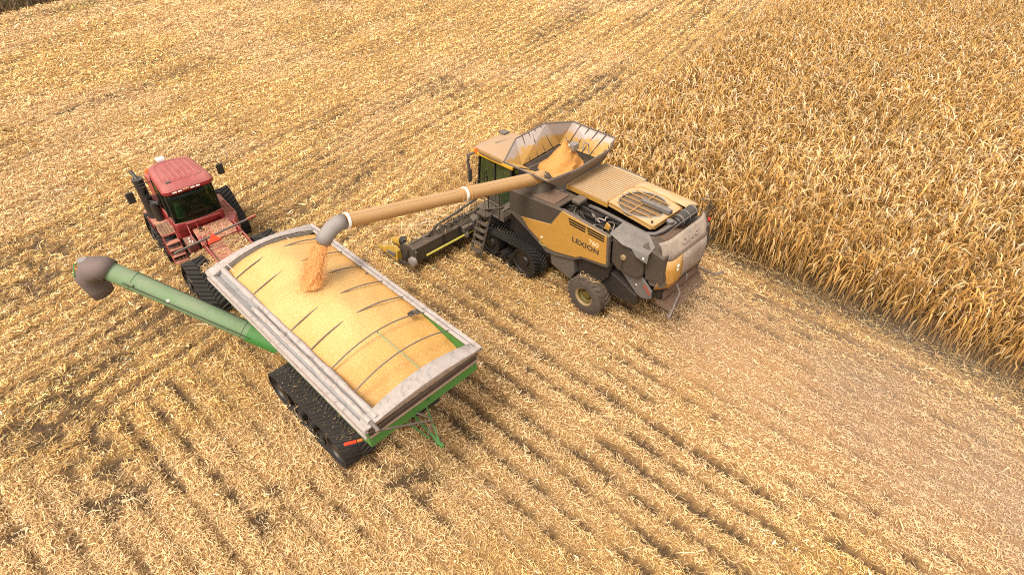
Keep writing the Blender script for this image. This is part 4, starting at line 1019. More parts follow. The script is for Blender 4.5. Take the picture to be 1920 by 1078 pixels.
MB().hexa([(-1.1, -.60, 1.0), (-1.1, -1.1, 1.0), (-1.6, -.95, 1.0), (-1.6, -.60, 1.0)], [(-1.08, -.60, 1.66), (-1.08, -1.1, 1.60), (-1.45, -.9, 1.5), (-1.5, -.60, 1.55)]).build('fender', 'red', tr, bevel=.02)
# rear frame: deck plate with side rails, hitch
rd_ = MB(); rd_.plate([(-1.45, .62, 1.72), (-2.45, .66, 1.55), (-2.30, -.74, 1.55), (-1.40, -.62, 1.72)], .08)
rd_.plate([(-2.50, .62, 1.50), (-4.30, .60, 1.30), (-4.30, -.72, 1.30), (-2.38, -.74, 1.50)], .05)
rd_.box(-1.5, -2.3, -.6, .55, .8, 1.45)
rd_.build('rear_deck', 'reddeck', tr, bevel=.01)
rl_ = MB(); rl_.bar((-2.10, .60, 1.60), (-4.35, .60, 1.36), .05, .22); rl_.bar((-1.75, -.74, 1.62), (-4.35, -.76, 1.36), .05, .22)
rl_.hexa([(-2.0, .62, 1.5), (-2.0, .30, 1.62), (-2.3, .62, 1.4), (-2.3, .6, 1.5)], [(-1.95, .64, 1.68), (-1.95, .5, 1.70), (-2.3, .64, 1.66), (-2.3, .62, 1.68)])
rl_.build('rear_rail', 'red', tr, bevel=.008)
hd_ = MB(); hd_.tube([(-1.42, .72, 1.60), (-1.44, .72, 2.0), (-1.48, .62, 2.03), (-1.52, -.45, 2.03), (-1.55, -.55, 1.7)], .022, 8); hd_.tube([(-1.48, .42, 2.03), (-1.6, .42, 1.72)], .018, 6)
hd_.tube([(-1.44, .72, 1.95), (-2.0, .80, 1.6), (-2.05, .80, 1.2)], .02, 6)
hd_.build('hand_rail', 'red', tr, smooth=True)
bx_ = MB(); bx_.box(-1.28, -1.95, .68, 1.02, .9, 1.45)
bo_ = bx_.build('valve_box', dusty('brown_red_box', (.12, .025, .02), .5, .5), tr, bevel=.02)
for x, y in ((-1.5, .85), (-1.7, .88), (-1.78, .80)): MB().lathe([(.035, 1.45), (.03, 1.475), (.001, 1.475)], (x, y, 0), 'z', 10).build('knob', 'white', bo_)
MB().lathe([(.05, 1.72), (.04, 1.82), (.001, 1.83)], (-1.62, .38, 0), 'z', 12).build('cap', 'black', tr)
# rear cross bar with triangle emblem
cr = MB().bar((-2.80, 1.62, 1.88), (-2.40, -1.42, 1.92), .07, .06).build('light_bar', 'bow', tr, bevel=.01)
MB().bar((-2.446, -1.08, 1.921), (-2.40, -1.43, 1.925), .08, .078).build('light_bar_end', dusty('red_orange_tape', (.33, .06, .03), .5, .4), cr)
cx, cy, cz_ = -2.66, .34, 1.93
tri = MB().plate([(-2.76, .28, 2.09), (-2.90, .07, 1.81), (-2.94, .55, 1.81)], .012).build('warning_triangle', dusty('fluorescent_orange', (.95, .07, .02), .45, .02, side=.05, grime=0, bump=0), cr)
for y in (.5, -.6): MB().bar((-2.6, y, 1.5), (-2.62, y, 1.9), .06, .06).build('bar_post', 'red', cr)
fb = MB(); fb.bar((-2.75, .66, 1.30), (-3.2, 1.02, 1.42), .10, .08); fb.bar((-3.1, .9, 1.42), (-3.75, .9, 1.42), .06, .10); fb.box(-3.0, -3.9, -.5, .5, .55, 1.1); fb.box(-2.3, -3.0, -.25, .25, .6, 1.0)
fb.build('rear_axle_frame', 'dustybrown', tr, bevel=.02)
# ================================================================== FIELD
H0 = 13.5
def hash2(ix, iy, s=0):
    h = (ix.astype(np.int64) * 374761393 + iy.astype(np.int64) * 668265263 + s * 1442695041) & 0xffffffff
    h = ((h ^ (h >> 13)) * 1274126177) & 0xffffffff
    return ((h ^ (h >> 16)) & 0xffff) / 65535.
def vnoise(x, y, sc, s=0):
    x = x * sc; y = y * sc; ix = np.floor(x); iy = np.floor(y); fx = x - ix; fy = y - iy
    fx = fx * fx * (3 - 2 * fx); fy = fy * fy * (3 - 2 * fy)
    a = hash2(ix, iy, s); b = hash2(ix + 1, iy, s); c = hash2(ix, iy + 1, s); d = hash2(ix + 1, iy + 1, s)
    return (a * (1 - fx) + b * fx) * (1 - fy) + (c * (1 - fx) + d * fx) * fy
def fbm(x, y, sc, s=0, o=3):
    r = 0; a = 1; t = 0
    for k in range(o): r = r + a * vnoise(x, y, sc * 2 ** k, s + k * 7); t += a; a *= .55
    return r / t
ca0, sa0 = math.cos(R(CA)), math.sin(R(CA))
def loc(x, y):
    dx = x - CO[0]; dy = y - CO[1]; return dx * ca0 + dy * sa0, -dx * sa0 + dy * ca0
def unloc(u, v): return CO[0] + u * ca0 - v * sa0, CO[1] + u * sa0 + v * ca0
def headland(u, v):                                    # 0 in the long rows, 1 on the headland rows
    b = 8.9 - .12 * v
    return b
def row_a(u, v): return v - .0047 * (v + 5) * u
def row_b(u, v): return u * .970 + v * .242
def straw_state(x, y):
    """height of the ground and how bare the soil is, from the row pattern"""
    u, v = loc(x, y)
    jit = .26 * (fbm(x, y, .5, 3) - .5)
    inB = (u + jit * 3 > headland(u, v))
    ra = (row_a(u, v) + jit * .35) / .76; rb = (row_b(u, v) + jit * .5) / .76
    r = np.where(inB, rb, ra); fr = r - np.floor(r); idx = np.floor(r)
    furrow = .5 + .5 * np.cos(2 * np.pi * (fr - .5))                         # 1 mid-row gap
    st = hash2(idx, idx * 0 + np.where(inB, 5, 9), 2)
    st2 = hash2(np.floor(r / 3), idx * 0 + 3, 4)
    patch = fbm(u * .35, v * 1.0, 1.2, 21)
    rb_ = row_b(u, v); along = -.242 * u + .97 * v
    patch = np.where(inB, fbm(rb_, along * .16, .9, 31), patch)
    band = np.clip((fbm(rb_ * 1., along * .07, .55, 33) - .42) * 4, 0, 1)
    big = fbm(x, y, .12, 41, 2)
    chaff = np.clip(1 - np.abs(v + .2) / (3.2 + .12 * np.maximum(0, -u)), 0, 1) * np.clip((-2.2 - u) / 1.5, 0, 1)
    furrow = furrow ** np.where(inB, 2.4, 3.6)
    bare = furrow * (.35 + .75 * st) * np.clip((patch - .36) * 4, 0, 1) * (.6 + .9 * big)
    bare = np.where(inB, bare * .62 + .32 * band * np.clip((patch - .40) * 5, 0, 1), bare)
    bare = bare * np.where(inB, .75, 1.12 - .58 * np.clip((v - 7) / 4, 0, 1)) * (1 - .85 * np.clip(chaff * 1.6, 0, 1))
    # bare dark patches near the tractor and far left
    for cx_, cy_, rr_, k in ((-13.0, 10.3, .9, 1.0), (-12.1, 9.4, .7, 1.), (-19.5, 17.8, 1.3, 1.), (-18.2, 16.2, .9, .9), (-11.1, 8.6, .6, .9), (-10.3, 7.8, .6, .9), (-11.9, 7.0, .4, .8), (-6.0, 7.6, .45, .7), (-2.7, 8.2, .5, .9), (6.0, 37.6, .9, .8), (-4.1, 36.1, 1.6, .6), (-18.6, 20.2, .7, .7)):
        d = np.sqrt((x - cx_) ** 2 + (y - cy_) ** 2); bare = np.maximum(bare, 1.15 * k * np.clip(1.5 - d / rr_ / 1.15, 0, 1) * np.clip((fbm(x, y, 3.0, 51, 2) - .44) * 9, 0, 1))
    # wheelings of the last passes
    bare = np.clip(bare * (.35 + 1.5 * np.clip((fbm(x, y, 3.2, 57, 2) - .38) * 4, 0, 1)), 0, 1)
    hz = np.where(inB, .5, 1.) * (.022 + .028 * st) * (1 - 2 * furrow) + .08 * (fbm(x, y, 1.5, 61) - .5) + .06 * (big - .5)
    hz = hz - .05 * bare
    return hz, np.clip(bare, 0, 1), inB, chaff, furrow
def gheight(x, y):
    return straw_state(np.asarray(x, float), np.asarray(y, float))[0] - .07
def np_mesh(name, verts, quads, cols, mat, smooth=False):
    me = bpy.data.meshes.new(name)
    nv, nf = len(verts), len(quads)
    me.vertices.add(nv); me.vertices.foreach_set('co', np.ascontiguousarray(verts, np.float32).ravel())
    me.loops.add(nf * 4); me.loops.foreach_set('vertex_index', np.ascontiguousarray(quads, np.int32).ravel())
    me.polygons.add(nf); me.polygons.foreach_set('loop_start', np.arange(0, nf * 4, 4, dtype=np.int32))
    if smooth: me.polygons.foreach_set('use_smooth', np.ones(nf, bool))
    me.update(calc_edges=True)
    if cols is not None:
        at = me.color_attributes.new('Col', 'FLOAT_COLOR', 'POINT')
        c4 = np.ones((nv, 4), np.float32); c4[:, :3] = cols; at.data.foreach_set('color', c4.ravel())
    me.materials.append(mat)
    o = bpy.data.objects.new(name, me); COL.objects.link(o); return o

# ---- ground sheet
def axis_coords(lo, hi, step, far):
    a = list(np.arange(lo, hi + 1e-6, step)); s = step; p = lo; L_ = []
    while p > -far: s *= 1.35; p -= s; L_.append(p)
    s = step; q = hi; R_ = []
    while q < far: s *= 1.35; q += s; R_.append(q)
    return np.array(L_[::-1] + a + R_)
gx = axis_coords(-50, 56, .17, 600); gy = axis_coords(3.5, 64, .15, 600)
GX, GY = np.meshgrid(gx, gy, indexing='ij')
hz, bare, inB, chaff, fur = straw_state(GX, GY)
fade = np.clip((70 - np.abs(GY - 30)) / 30, 0, 1)
Z = (hz - .07) * fade
nx_, ny_ = GX.shape
V = np.stack([GX, GY, Z], -1).reshape(-1, 3)
I = np.arange(nx_ * ny_).reshape(nx_, ny_)
Q = np.stack([I[:-1, :-1], I[1:, :-1], I[1:, 1:], I[:-1, 1:]], -1).reshape(-1, 4)
soil = np.array([.048, .026, .010]); strawc = np.array([.36, .20, .068]); chf = np.array([.44, .25, .11])
base = strawc * (1 - chaff[..., None] * .8) + chf * chaff[..., None] * .8
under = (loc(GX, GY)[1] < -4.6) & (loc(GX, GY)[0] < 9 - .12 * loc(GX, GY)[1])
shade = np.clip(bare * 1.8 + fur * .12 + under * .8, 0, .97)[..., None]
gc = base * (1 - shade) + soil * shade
def ground_mat():
    m, nt, bs, out = new_mat('stubble_ground')
    at = nt.nodes.new('ShaderNodeAttribute'); at.attribute_name = 'Col'
    n = noise(nt, 34, 6, .8); n2 = noise(nt, 12, 5, .75)
    c = mixc(nt, ramp(nt, n, .50, .64, 0, .6), at.outputs['Color'], (.46, .29, .13))
    c = mixc(nt, ramp(nt, n2, .52, .68, 0, .55), c, (.07, .045, .025))
    nt.links.new(mixc(nt, .8, at.outputs['Color'], c), bs.inputs['Base Color']); bs.inputs['Roughness'].default_value = .95
    b = nt.nodes.new('ShaderNodeBump'); b.inputs['Strength'].default_value = .8; b.inputs['Distance'].default_value = .05
    nt.links.new(n, b.inputs['Height']); nt.links.new(b.outputs[0], bs.inputs['Normal'])
    return m
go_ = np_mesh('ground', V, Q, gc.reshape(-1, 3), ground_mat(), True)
tag(go_, 'stubble field covered with chopped pale corn residue in rows', 'ground', kind='structure')

def straw_mat(name, rough=.75, transl=.0, rnd=False):
    m, nt, bs, out = new_mat(name)
    at = nt.nodes.new('ShaderNodeAttribute'); at.attribute_name = 'Col'
    c = at.outputs['Color']
    if rnd:
        oi = nt.nodes.new('ShaderNodeObjectInfo')
        hs = nt.nodes.new('ShaderNodeHueSaturation'); nt.links.new(c, hs.inputs['Color'])
        nt.links.new(ramp(nt, oi.outputs['Random'], 0, 1, .72, 1.2), hs.inputs['Value']); c = hs.outputs[0]
    nt.links.new(c, bs.inputs['Base Color']); bs.inputs['Roughness'].default_value = rough
    if transl:
        t = nt.nodes.new('ShaderNodeBsdfTranslucent'); nt.links.new(c, t.inputs[0])
        mx = nt.nodes.new('ShaderNodeMixShader'); mx.inputs[0].default_value = transl
        nt.links.new(bs.outputs[0], mx.inputs[1]); nt.links.new(t.outputs[0], mx.inputs[2]); nt.links.new(mx.outputs[0], out.inputs[0])
    return m
PAL = np.array([(.82, .565, .29), (.74, .465, .195), (.64, .37, .13), (.89, .69, .43), (.49, .27, .085), (.25, .125, .04), (.78, .51, .22), (.93, .80, .63), (.60, .41, .11)])
PW = np.array([.20, .20, .15, .10, .13, .07, .10, .02, .03]); PW = PW / PW.sum()

# ---- chopped straw and husks lying on the field
def scatter(n, ylo, yhi, power):
    u = rng.random(n); e = 2 - power
    y = (ylo ** e + u * (yhi ** e - ylo ** e)) ** (1 / e)
    half = .9 * (y * math.cos(R(39.8)) + H0 * math.sin(R(39.8))) * 1.05 + 1.2
    x = (rng.random(n) * 2 - 1) * half
    return x, y
NS = 1000000
x, y = scatter(NS, 5.0, 66, 1.25)
u_, v_ = loc(x, y)
keep = ~((v_ < -5.6) & (u_ < headland(u_, v_) - 1.2))
hz, bare, inB, chaff, fur = straw_state(x, y)
bare = np.clip(bare * (.45 + 1.3 * (fbm(x, y, 7., 207, 2) > .47)), 0, 1)
keep &= rng.random(NS) > np.clip(bare * 1.2, 0, .88)
x, y, u_, v_, hz, bare, inB, chaff, fur = [a[keep] for a in (x, y, u_, v_, hz, bare, inB, chaff, fur)]
n = len(x); dist = np.sqrt(x ** 2 + y ** 2 + H0 ** 2)
far = np.clip(dist / 18, .8, 4)
ln = np.exp(rng.normal(math.log(.095), .55, n)) * far ** .38 * (1 - .35 * chaff)
wd = np.exp(rng.normal(math.log(.0135), .42, n)) * far ** .72
ln = np.clip(ln, .03, .6); wd = np.minimum(wd, ln * .5)
husk = rng.random(n) < .022; ln[husk] *= 1.1; wd[husk] *= 2.3
yaw = rng.random(n) * 2 * np.pi
rowdir = np.where(inB, R(CA - 76), R(CA + 3)); al = rng.random(n) < .22; yaw[al] = (rowdir + rng.normal(0, .35, n))[al]
pit = rng.normal(.05, .24, n); up = rng.random(n) < .06; pit[up] = rng.uniform(.5, 1.2, up.sum()); ln[up] *= .9
roll = rng.normal(0, .6, n)
ridge = np.clip(1 - fur, 0, 1)
z0 = hz - .07 + rng.random(n) ** 1.3 * (.06 + .07 * ridge + .12 * np.clip(fbm(x, y, 2.6, 95, 2) - .35, 0, 1)) * (1 - .5 * chaff) + .008 + .5 * ln * np.abs(np.sin(pit)) * np.where(up, 1, .6)
d = np.stack([np.cos(yaw) * np.cos(pit), np.sin(yaw) * np.cos(pit), np.sin(pit)], -1)
s = np.stack([-np.sin(yaw) * np.cos(roll), np.cos(yaw) * np.cos(roll), np.sin(roll)], -1)
bend = rng.normal(0, .16, n)[:, None] * ln[:, None]; nrm = np.cross(d, s)
c = np.stack([x, y, z0], -1)
a_ = c - d * ln[:, None] / 2 - nrm * np.abs(bend) * .5; m_ = c + s * bend * .5 + nrm * np.abs(bend) * .5; b_ = c + d * ln[:, None] / 2 - nrm * np.abs(bend) * .5
w = (s * wd[:, None] / 2)
VV = np.stack([a_ - w * .6, a_ + w * .6, m_ + w, m_ - w, b_ + w * .4, b_ - w * .4], 1)
base_i = np.arange(n)[:, None] * 6
QQ = np.concatenate([base_i + np.array([[0, 1, 2, 3]]), base_i + np.array([[3, 2, 4, 5]])], 0)
pc = PAL[rng.choice(len(PAL), n, p=PW)]
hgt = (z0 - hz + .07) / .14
rb2 = np.where(inB, .5 + .5 * np.cos(2 * np.pi * (row_b(u_, v_) + .12 * fbm(x, y, .5, 3)) / .76), .5)
bandt = np.where(inB, fbm(row_b(u_, v_), (-.242 * u_ + .97 * v_) * .05, 1.1, 133) - .5, 0)
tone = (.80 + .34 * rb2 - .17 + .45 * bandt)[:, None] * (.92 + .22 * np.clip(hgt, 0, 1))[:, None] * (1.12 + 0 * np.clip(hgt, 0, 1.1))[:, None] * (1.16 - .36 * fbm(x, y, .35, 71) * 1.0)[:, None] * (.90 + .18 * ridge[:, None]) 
low = np.clip(1 - bare * .55, .5, 1)[:, None]
pc = pc * tone * low * (1 + rng.normal(0, .10, (n, 1)))
edge_shade = np.clip((-4.1 - v_) / .5, 0, 1) * (u_ < 2)  # shadow gap along the corn foot, painted into the straw colour
pc = pc * (1 - .45 * edge_shade[:, None]) * np.array([1, 1.02, .9])
pink = np.clip(chaff * 1.5, 0, 1)[:, None] * .55
pc = pc * (1 - pink) + np.array([.76, .51, .29]) * (1 + rng.normal(0, .14, (n, 1))) * pink
pale = np.clip((fbm(x, y, .18, 83, 2) - .5) * 2.2, 0, .35)[:, None]; pc = pc * (1 - pale) + np.array([.80, .58, .36]) * pale
pc = np.clip(pc, .01, .92)
MAT_straw = straw_mat('straw_pieces', .8, .12)
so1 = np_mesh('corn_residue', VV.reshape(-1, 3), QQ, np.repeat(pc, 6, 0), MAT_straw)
tag(so1, 'chopped straw and husks scattered over the harvested rows', 'crop residue', kind='stuff')

# ---- short cut stalks standing in the rows
n = 26000
x, y = scatter(n, 5, 64, 1.1); u_, v_ = loc(x, y); hz, bare, inB, chaff, fur = straw_state(x, y)
# pull each one to the nearest row crest
r = np.where(inB, row_b(u_, v_), row_a(u_, v_)); dr = (np.round(r / .76) * .76 - r) + rng.normal(0, .03, n)
u2 = np.where(inB, u_ + dr * .97, u_); v2 = np.where(inB, v_ + dr * .242, v_ + dr); x, y = unloc(u2, v2)
keep = (rng.random(n) < np.where(chaff > .15, .12, .55)) & ~((v2 < -5.3) & (u2 < headland(u2, v2) - .6)); x, y = x[keep], y[keep]; n = len(x)
z = gheight(x, y); hh_ = rng.uniform(.10, .30, n); dist = np.sqrt(x ** 2 + y ** 2 + H0 ** 2); wd = .012 * np.clip(dist / 18, .9, 3) ** .8
lean = rng.normal(0, .16, (n, 2))
VV = []
for k in range(3):
    a = k * 2.0944 + rng.random() * 6; VV.append(np.stack([x + wd * math.cos(a), y + wd * math.sin(a), z - .02], -1))
for k in range(3):
    a = k * 2.0944; VV.append(np.stack([x + wd * .9 * math.cos(a) + lean[:, 0], y + wd * .9 * math.sin(a) + lean[:, 1], z + hh_], -1))
VV = np.stack(VV, 1); bi = np.arange(n)[:, None] * 6
QQ = np.concatenate([bi + np.array([[k, (k + 1) % 3, 3 + (k + 1) % 3, 3 + k]]) for k in range(3)], 0)
pc = np.array([.60, .37, .13]) * rng.uniform(.7, 1.3, (n, 1))
so2 = np_mesh('stubble', VV.reshape(-1, 3), QQ, np.repeat(pc, 6, 0), MAT_straw)
tag(so2, 'short cut corn stalks left standing in rows', 'stubble', kind='stuff')

# ---- a few green weeds
def blades(name, pts, hh, ww, cols, label, cat, spread=.5):
    n = len(pts); x, y = pts[:, 0], pts[:, 1]; z = gheight(x, y)
    a = rng.random(n) * 6.283; h = hh * rng.uniform(.5, 1.2, n); le = rng.normal(0, spread, (n, 2)) * h[:, None]
    sx, sy = np.cos(a) * ww, np.sin(a) * ww
    v0 = np.stack([x - sx, y - sy, z], -1); v1 = np.stack([x + sx, y + sy, z], -1)
    v2 = np.stack([x + sx * .8 + le[:, 0] * .5, y + sy * .8 + le[:, 1] * .5, z + h * .65], -1); v3 = np.stack([x - sx * .8 + le[:, 0] * .5, y - sy * .8 + le[:, 1] * .5, z + h * .65], -1)
    v4 = np.stack([x + sx * .1 + le[:, 0], y + sy * .1 + le[:, 1], z + h], -1); v5 = np.stack([x - sx * .1 + le[:, 0], y - sy * .1 + le[:, 1], z + h], -1)
    VV = np.stack([v0, v1, v2, v3, v4, v5], 1).reshape(-1, 3); bi = np.arange(n)[:, None] * 6
    QQ = np.concatenate([bi + np.array([[0, 1, 2, 3]]), bi + np.array([[3, 2, 4, 5]])], 0)
    pc = np.array(cols)[rng.integers(0, len(cols), n)] * rng.uniform(.7, 1.25, (n, 1))
    o = np_mesh(name, VV, QQ, np.repeat(pc, 6, 0), MAT_straw); tag(o, label, cat, kind='stuff'); return o
pts = []
for cx_, cy_, sx_, sy_, k in ((-39.2, 56.5, 2.6, .9, 700), (-42.2, 54.2, 1.2, .5, 120), (-3.9, 35.5, 2.0, .35, 90), (-13.9, 10.9, .5, .5, 50), (-10.2, 25, 1.2, .3, 30), (2.2, 12.6, 1.2, .2, 20), (-16, 24, 2, .4, 30)):
    pts.append(np.stack([cx_ + rng.normal(0, sx_ * .5, k), cy_ + rng.normal(0, sy_, k) + 0, ], -1))
pts = np.concatenate(pts); 
blades('weeds', pts, .13, .02, [(.14, .20, .04), (.20, .24, .06), (.28, .28, .09)], 'small green weeds growing through the stubble', 'weeds', .8)
# ---- rough brown grass bank beyond the far left corner
k = 34000; t = rng.random(k); wv = rng.random(k)
dx_, dy_ = math.cos(R(65)), math.sin(R(65))
bx_0, by_0 = -50.4, 40.6
s_ = t * 30; off = wv ** .8 * 11
px_ = bx_0 + dx_ * s_ - dy_ * off + rng.normal(0, .15, k); py_ = by_0 + dy_ * s_ + dx_ * off
blades('dry_grass_bank', np.stack([px_, py_], -1), 1.15, .035, [(.16, .11, .06), (.22, .155, .08), (.10, .065, .035), (.13, .12, .05), (.26, .19, .10)], 'tall brown grass bank at the far corner of the field', 'grass', .35)

# ---- maize plants
def plant_arrays(seed, lod=1., hs=1.):
    """one dried maize plant: verts, quads, colours, which part (0 stalk, 1 leaf, 2 ear)"""
    r = np.random.default_rng(seed); vs, qs, cs, ps = [], [], [], []
    def add(v, q, c, p):
        o = sum(len(a) for a in vs); vs.append(np.array(v, float)); qs.append(np.array(q) + o); cs.append(np.array(c, float)); ps.append(np.full(len(q), p))
    Ht = r.uniform(1.95, 2.35) * hs; lean = r.normal(0, .09, 2)
    def stem(h): return np.array([lean[0] * (h / Ht) ** 2 * Ht, lean[1] * (h / Ht) ** 2 * Ht, h])
    hsn = [0, .45 * Ht, Ht * .9]; v = []; 
    for h, w in zip(hsn, (.015, .013, .006)):
        for k in range(3): v.append(stem(h) + [w * math.cos(k * 2.09), w * math.sin(k * 2.09), 0])
    q = [[i * 3 + k, i * 3 + (k + 1) % 3, i * 3 + 3 + (k + 1) % 3, i * 3 + 3 + k] for i in range(2) for k in range(3)]
    add(v, q, np.tile([.36, .215, .07], (9, 1)) * r.uniform(.8, 1.1), 0)
    nl = int(22 * lod); az = r.random() * 6.28
    for i in range(nl):
        f = (i + .5) / nl; h = Ht * (.16 + .80 * f); az += math.pi + r.normal(0, .5)
        L_ = r.uniform(.5, .95) * (1 - .3 * abs(f - .55)); wmax = r.uniform(.028, .054)
        upr = r.uniform(.1, 1.1) if f > .78 else r.uniform(-1.2, .1)
        p = stem(h); ang = upr; pts = [p]; segs = 4; dirz = az
        droop = r.uniform(.7, 1.6)
        for k in range(segs):
            dd_ = np.array([math.cos(dirz) * math.cos(ang), math.sin(dirz) * math.cos(ang), math.sin(ang)])
            p = p + dd_ * L_ / segs; pts.append(p); ang -= droop * r.uniform(.6, 1.3); dirz += r.normal(0, .35)
            ang = max(ang, -1.52 + abs(r.normal(0, .12)))
        tw = r.normal(0, .7); v = []; ws = (.35, 1, .95, .7, .12)
        for k, (pp_, ww) in enumerate(zip(pts, ws)):
            sd = np.array([-math.sin(dirz + tw * k / 3), math.cos(dirz + tw * k / 3), .25 * math.sin(tw * k)]) * wmax * ww / 2 * 1.0
            v += [pp_ - sd, pp_ + sd]
        q = [[2 * k, 2 * k + 1, 2 * k + 3, 2 * k + 2] for k in range(segs)]
        basec = np.array([(.60, .345, .10), (.66, .40, .13), (.53, .285, .07), (.72, .48, .21), (.40, .22, .05)])[r.choice(5, p=(.32, .27, .2, .10, .11))]
        leaf_shade = .44 + .57 * min(1, f * 1.15) ** .8  # lower leaves coloured darker, painting the shadow at the plant base
        cc = np.array([basec * leaf_shade * r.uniform(.9, 1.1)] * len(v)); 
        if f > .72 and r.random() < .21: cc = np.array([np.array([.82, .63, .40]) * r.uniform(.85, 1.1)] * len(v))
        add(v, q, cc, 1)
    # tassel
    for k in range(4 if lod > .7 else 2):
        a = r.random() * 6.28; p = stem(Ht * .9); t_ = p + np.array([math.cos(a) * .10, math.sin(a) * .10, r.uniform(.12, .26)]); m2 = (p + t_) / 2 + [0, 0, .03]
        sd = np.array([-math.sin(a), math.cos(a), 0]) * .008
        add([p - sd, p + sd, m2 - sd, m2 + sd, t_ - sd * .5, t_ + sd * .5], [[0, 1, 3, 2], [2, 3, 5, 4]], np.tile([.58, .42, .20], (6, 1)), 1)
    # ear in its husk, hanging
    a = r.random() * 6.28; p = stem(Ht * r.uniform(.42, .52)); dirv = np.array([math.cos(a) * .55, math.sin(a) * .55, -.8]) if r.random() < .6 else np.array([math.cos(a) * .5, math.sin(a) * .5, .8])
    dirv = dirv / np.linalg.norm(dirv); s1 = np.cross(dirv, [0.3, .2, 1.]); s1 /= np.linalg.norm(s1); s2 = np.cross(dirv, s1); v = []
    for t_, w in ((.03, .012), (.10, .036), (.22, .032), (.32, .006)):
        for k in range(5): v.append(p + dirv * t_ + (s1 * math.cos(k * 1.2566) + s2 * math.sin(k * 1.2566)) * w)
    q = [[i * 5 + k, i * 5 + (k + 1) % 5, i * 5 + 5 + (k + 1) % 5, i * 5 + 5 + k] for i in range(3) for k in range(5)]
    add(v, q, np.tile([.62, .46, .22], (20, 1)) * r.uniform(.8, 1.1), 2)
    return np.concatenate(vs), np.concatenate(qs), np.concatenate(cs), np.concatenate(ps)

# positions: rows 0.76 m apart running with the combine's pass, then the end of the rows along the headland
P_ = []
vv = -5.25
rowi = 0
while vv > -64:
    uend = 8.9 - .12 * vv
    uu = np.arange(-34, uend + .8, .18); uu = uu + rng.normal(0, .035, len(uu))
    P_.append(np.stack([uu, vv + rng.normal(0, .04, len(uu)) + .012 * (uu) * 0, np.full(len(uu), rowi)], -1)); vv -= .76; rowi += 1
# the last few metres of the pass, still uncut in front of the header
for k in range(12):
    vv = -4.56 + k * .76; ue = 8.9 - .12 * vv + (1.0 if k < 8 else .7)
    uu = np.arange(7.9, ue + 1.2, .18) + rng.normal(0, .04, len(np.arange(7.9, ue + 1.2, .18)))
    P_.append(np.stack([uu, vv + rng.normal(0, .05, len(uu)), np.full(len(uu), -1)], -1))
P_ = np.concatenate(P_); xx, yy = unloc(P_[:, 0], P_[:, 1])
# only what the photograph could see, with a margin for a step aside
dep = yy * math.cos(R(39.8)) + (H0 - 1) * math.sin(R(39.8))
vis = (np.abs(xx) < .9 * dep + 4) & (yy > 6) & (yy < 74)
edge_d = (P_[:, 0] - (8.9 - .12 * P_[:, 1]))                       # >0: past the row end
vis &= (edge_d < -.2 + 1.2 * (rng.random(len(P_)) - .5)) | (P_[:, 2] < 0)
P_, xx, yy = P_[vis], xx[vis], yy[vis]; edge_d = edge_d[vis]
dist = np.sqrt(xx ** 2 + yy ** 2 + 144)
# height: full inside, lower and broken down towards the headland end
hsc = np.clip(.55 + .45 * (-edge_d) / 2.5, .5, 1.) * rng.uniform(.88, 1.08, len(P_))
hsc = np.where(P_[:, 2] < 0, np.clip(.50 - .035 * (P_[:, 1] + 4.5), .25, .6), hsc)
vis_full = (P_[:, 0] < -.4) & (P_[:, 2] >= 0) & (P_[:, 2] < 7) & (np.abs(xx) < .9 * (yy * math.cos(R(39.8)) + (H0 - 1) * math.sin(R(39.8))) - .1)
order = np.argsort(np.where(vis_full, dist + P_[:, 2] * 1.1, 1e9))[:300]
indiv = np.zeros(len(P_), bool); indiv[order] = True
MAT_maize = straw_mat('dry_maize', .7, .22, True); MAT_maize_s = straw_mat('dry_maize_mass', .7, .22)
protos = []
for k in range(8):
    v, q, c_, p_ = plant_arrays(100 + k, 1.25)
    ms = []
    for part, nm in ((0, 'stalk'), (1, 'foliage'), (2, 'ear')):
        qq = q[p_ == part]; used = np.unique(qq); mp = np.zeros(len(v), int); mp[used] = np.arange(len(used))
        o = np_mesh(nm, v[used], mp[qq], c_[used], MAT_maize); ms.append((nm, o.data)); bpy.data.objects.remove(o)
    protos.append(ms)
for j, i in enumerate(order):
    g = gheight(np.array([xx[i]]), np.array([yy[i]]))[0]
    t = thing('corn_plant', 'dry golden corn plant standing along the uncut edge of the field', 'corn plant', (xx[i], yy[i], g), random.uniform(0, 360), 'corn plants along the uncut edge')
    s_ = float(hsc[i]) * 1.04; t.scale = (s_, s_, s_)
    for nm, me in protos[random.randrange(8)]:
        o = bpy.data.objects.new(nm, me); COL.objects.link(o); o.parent = t
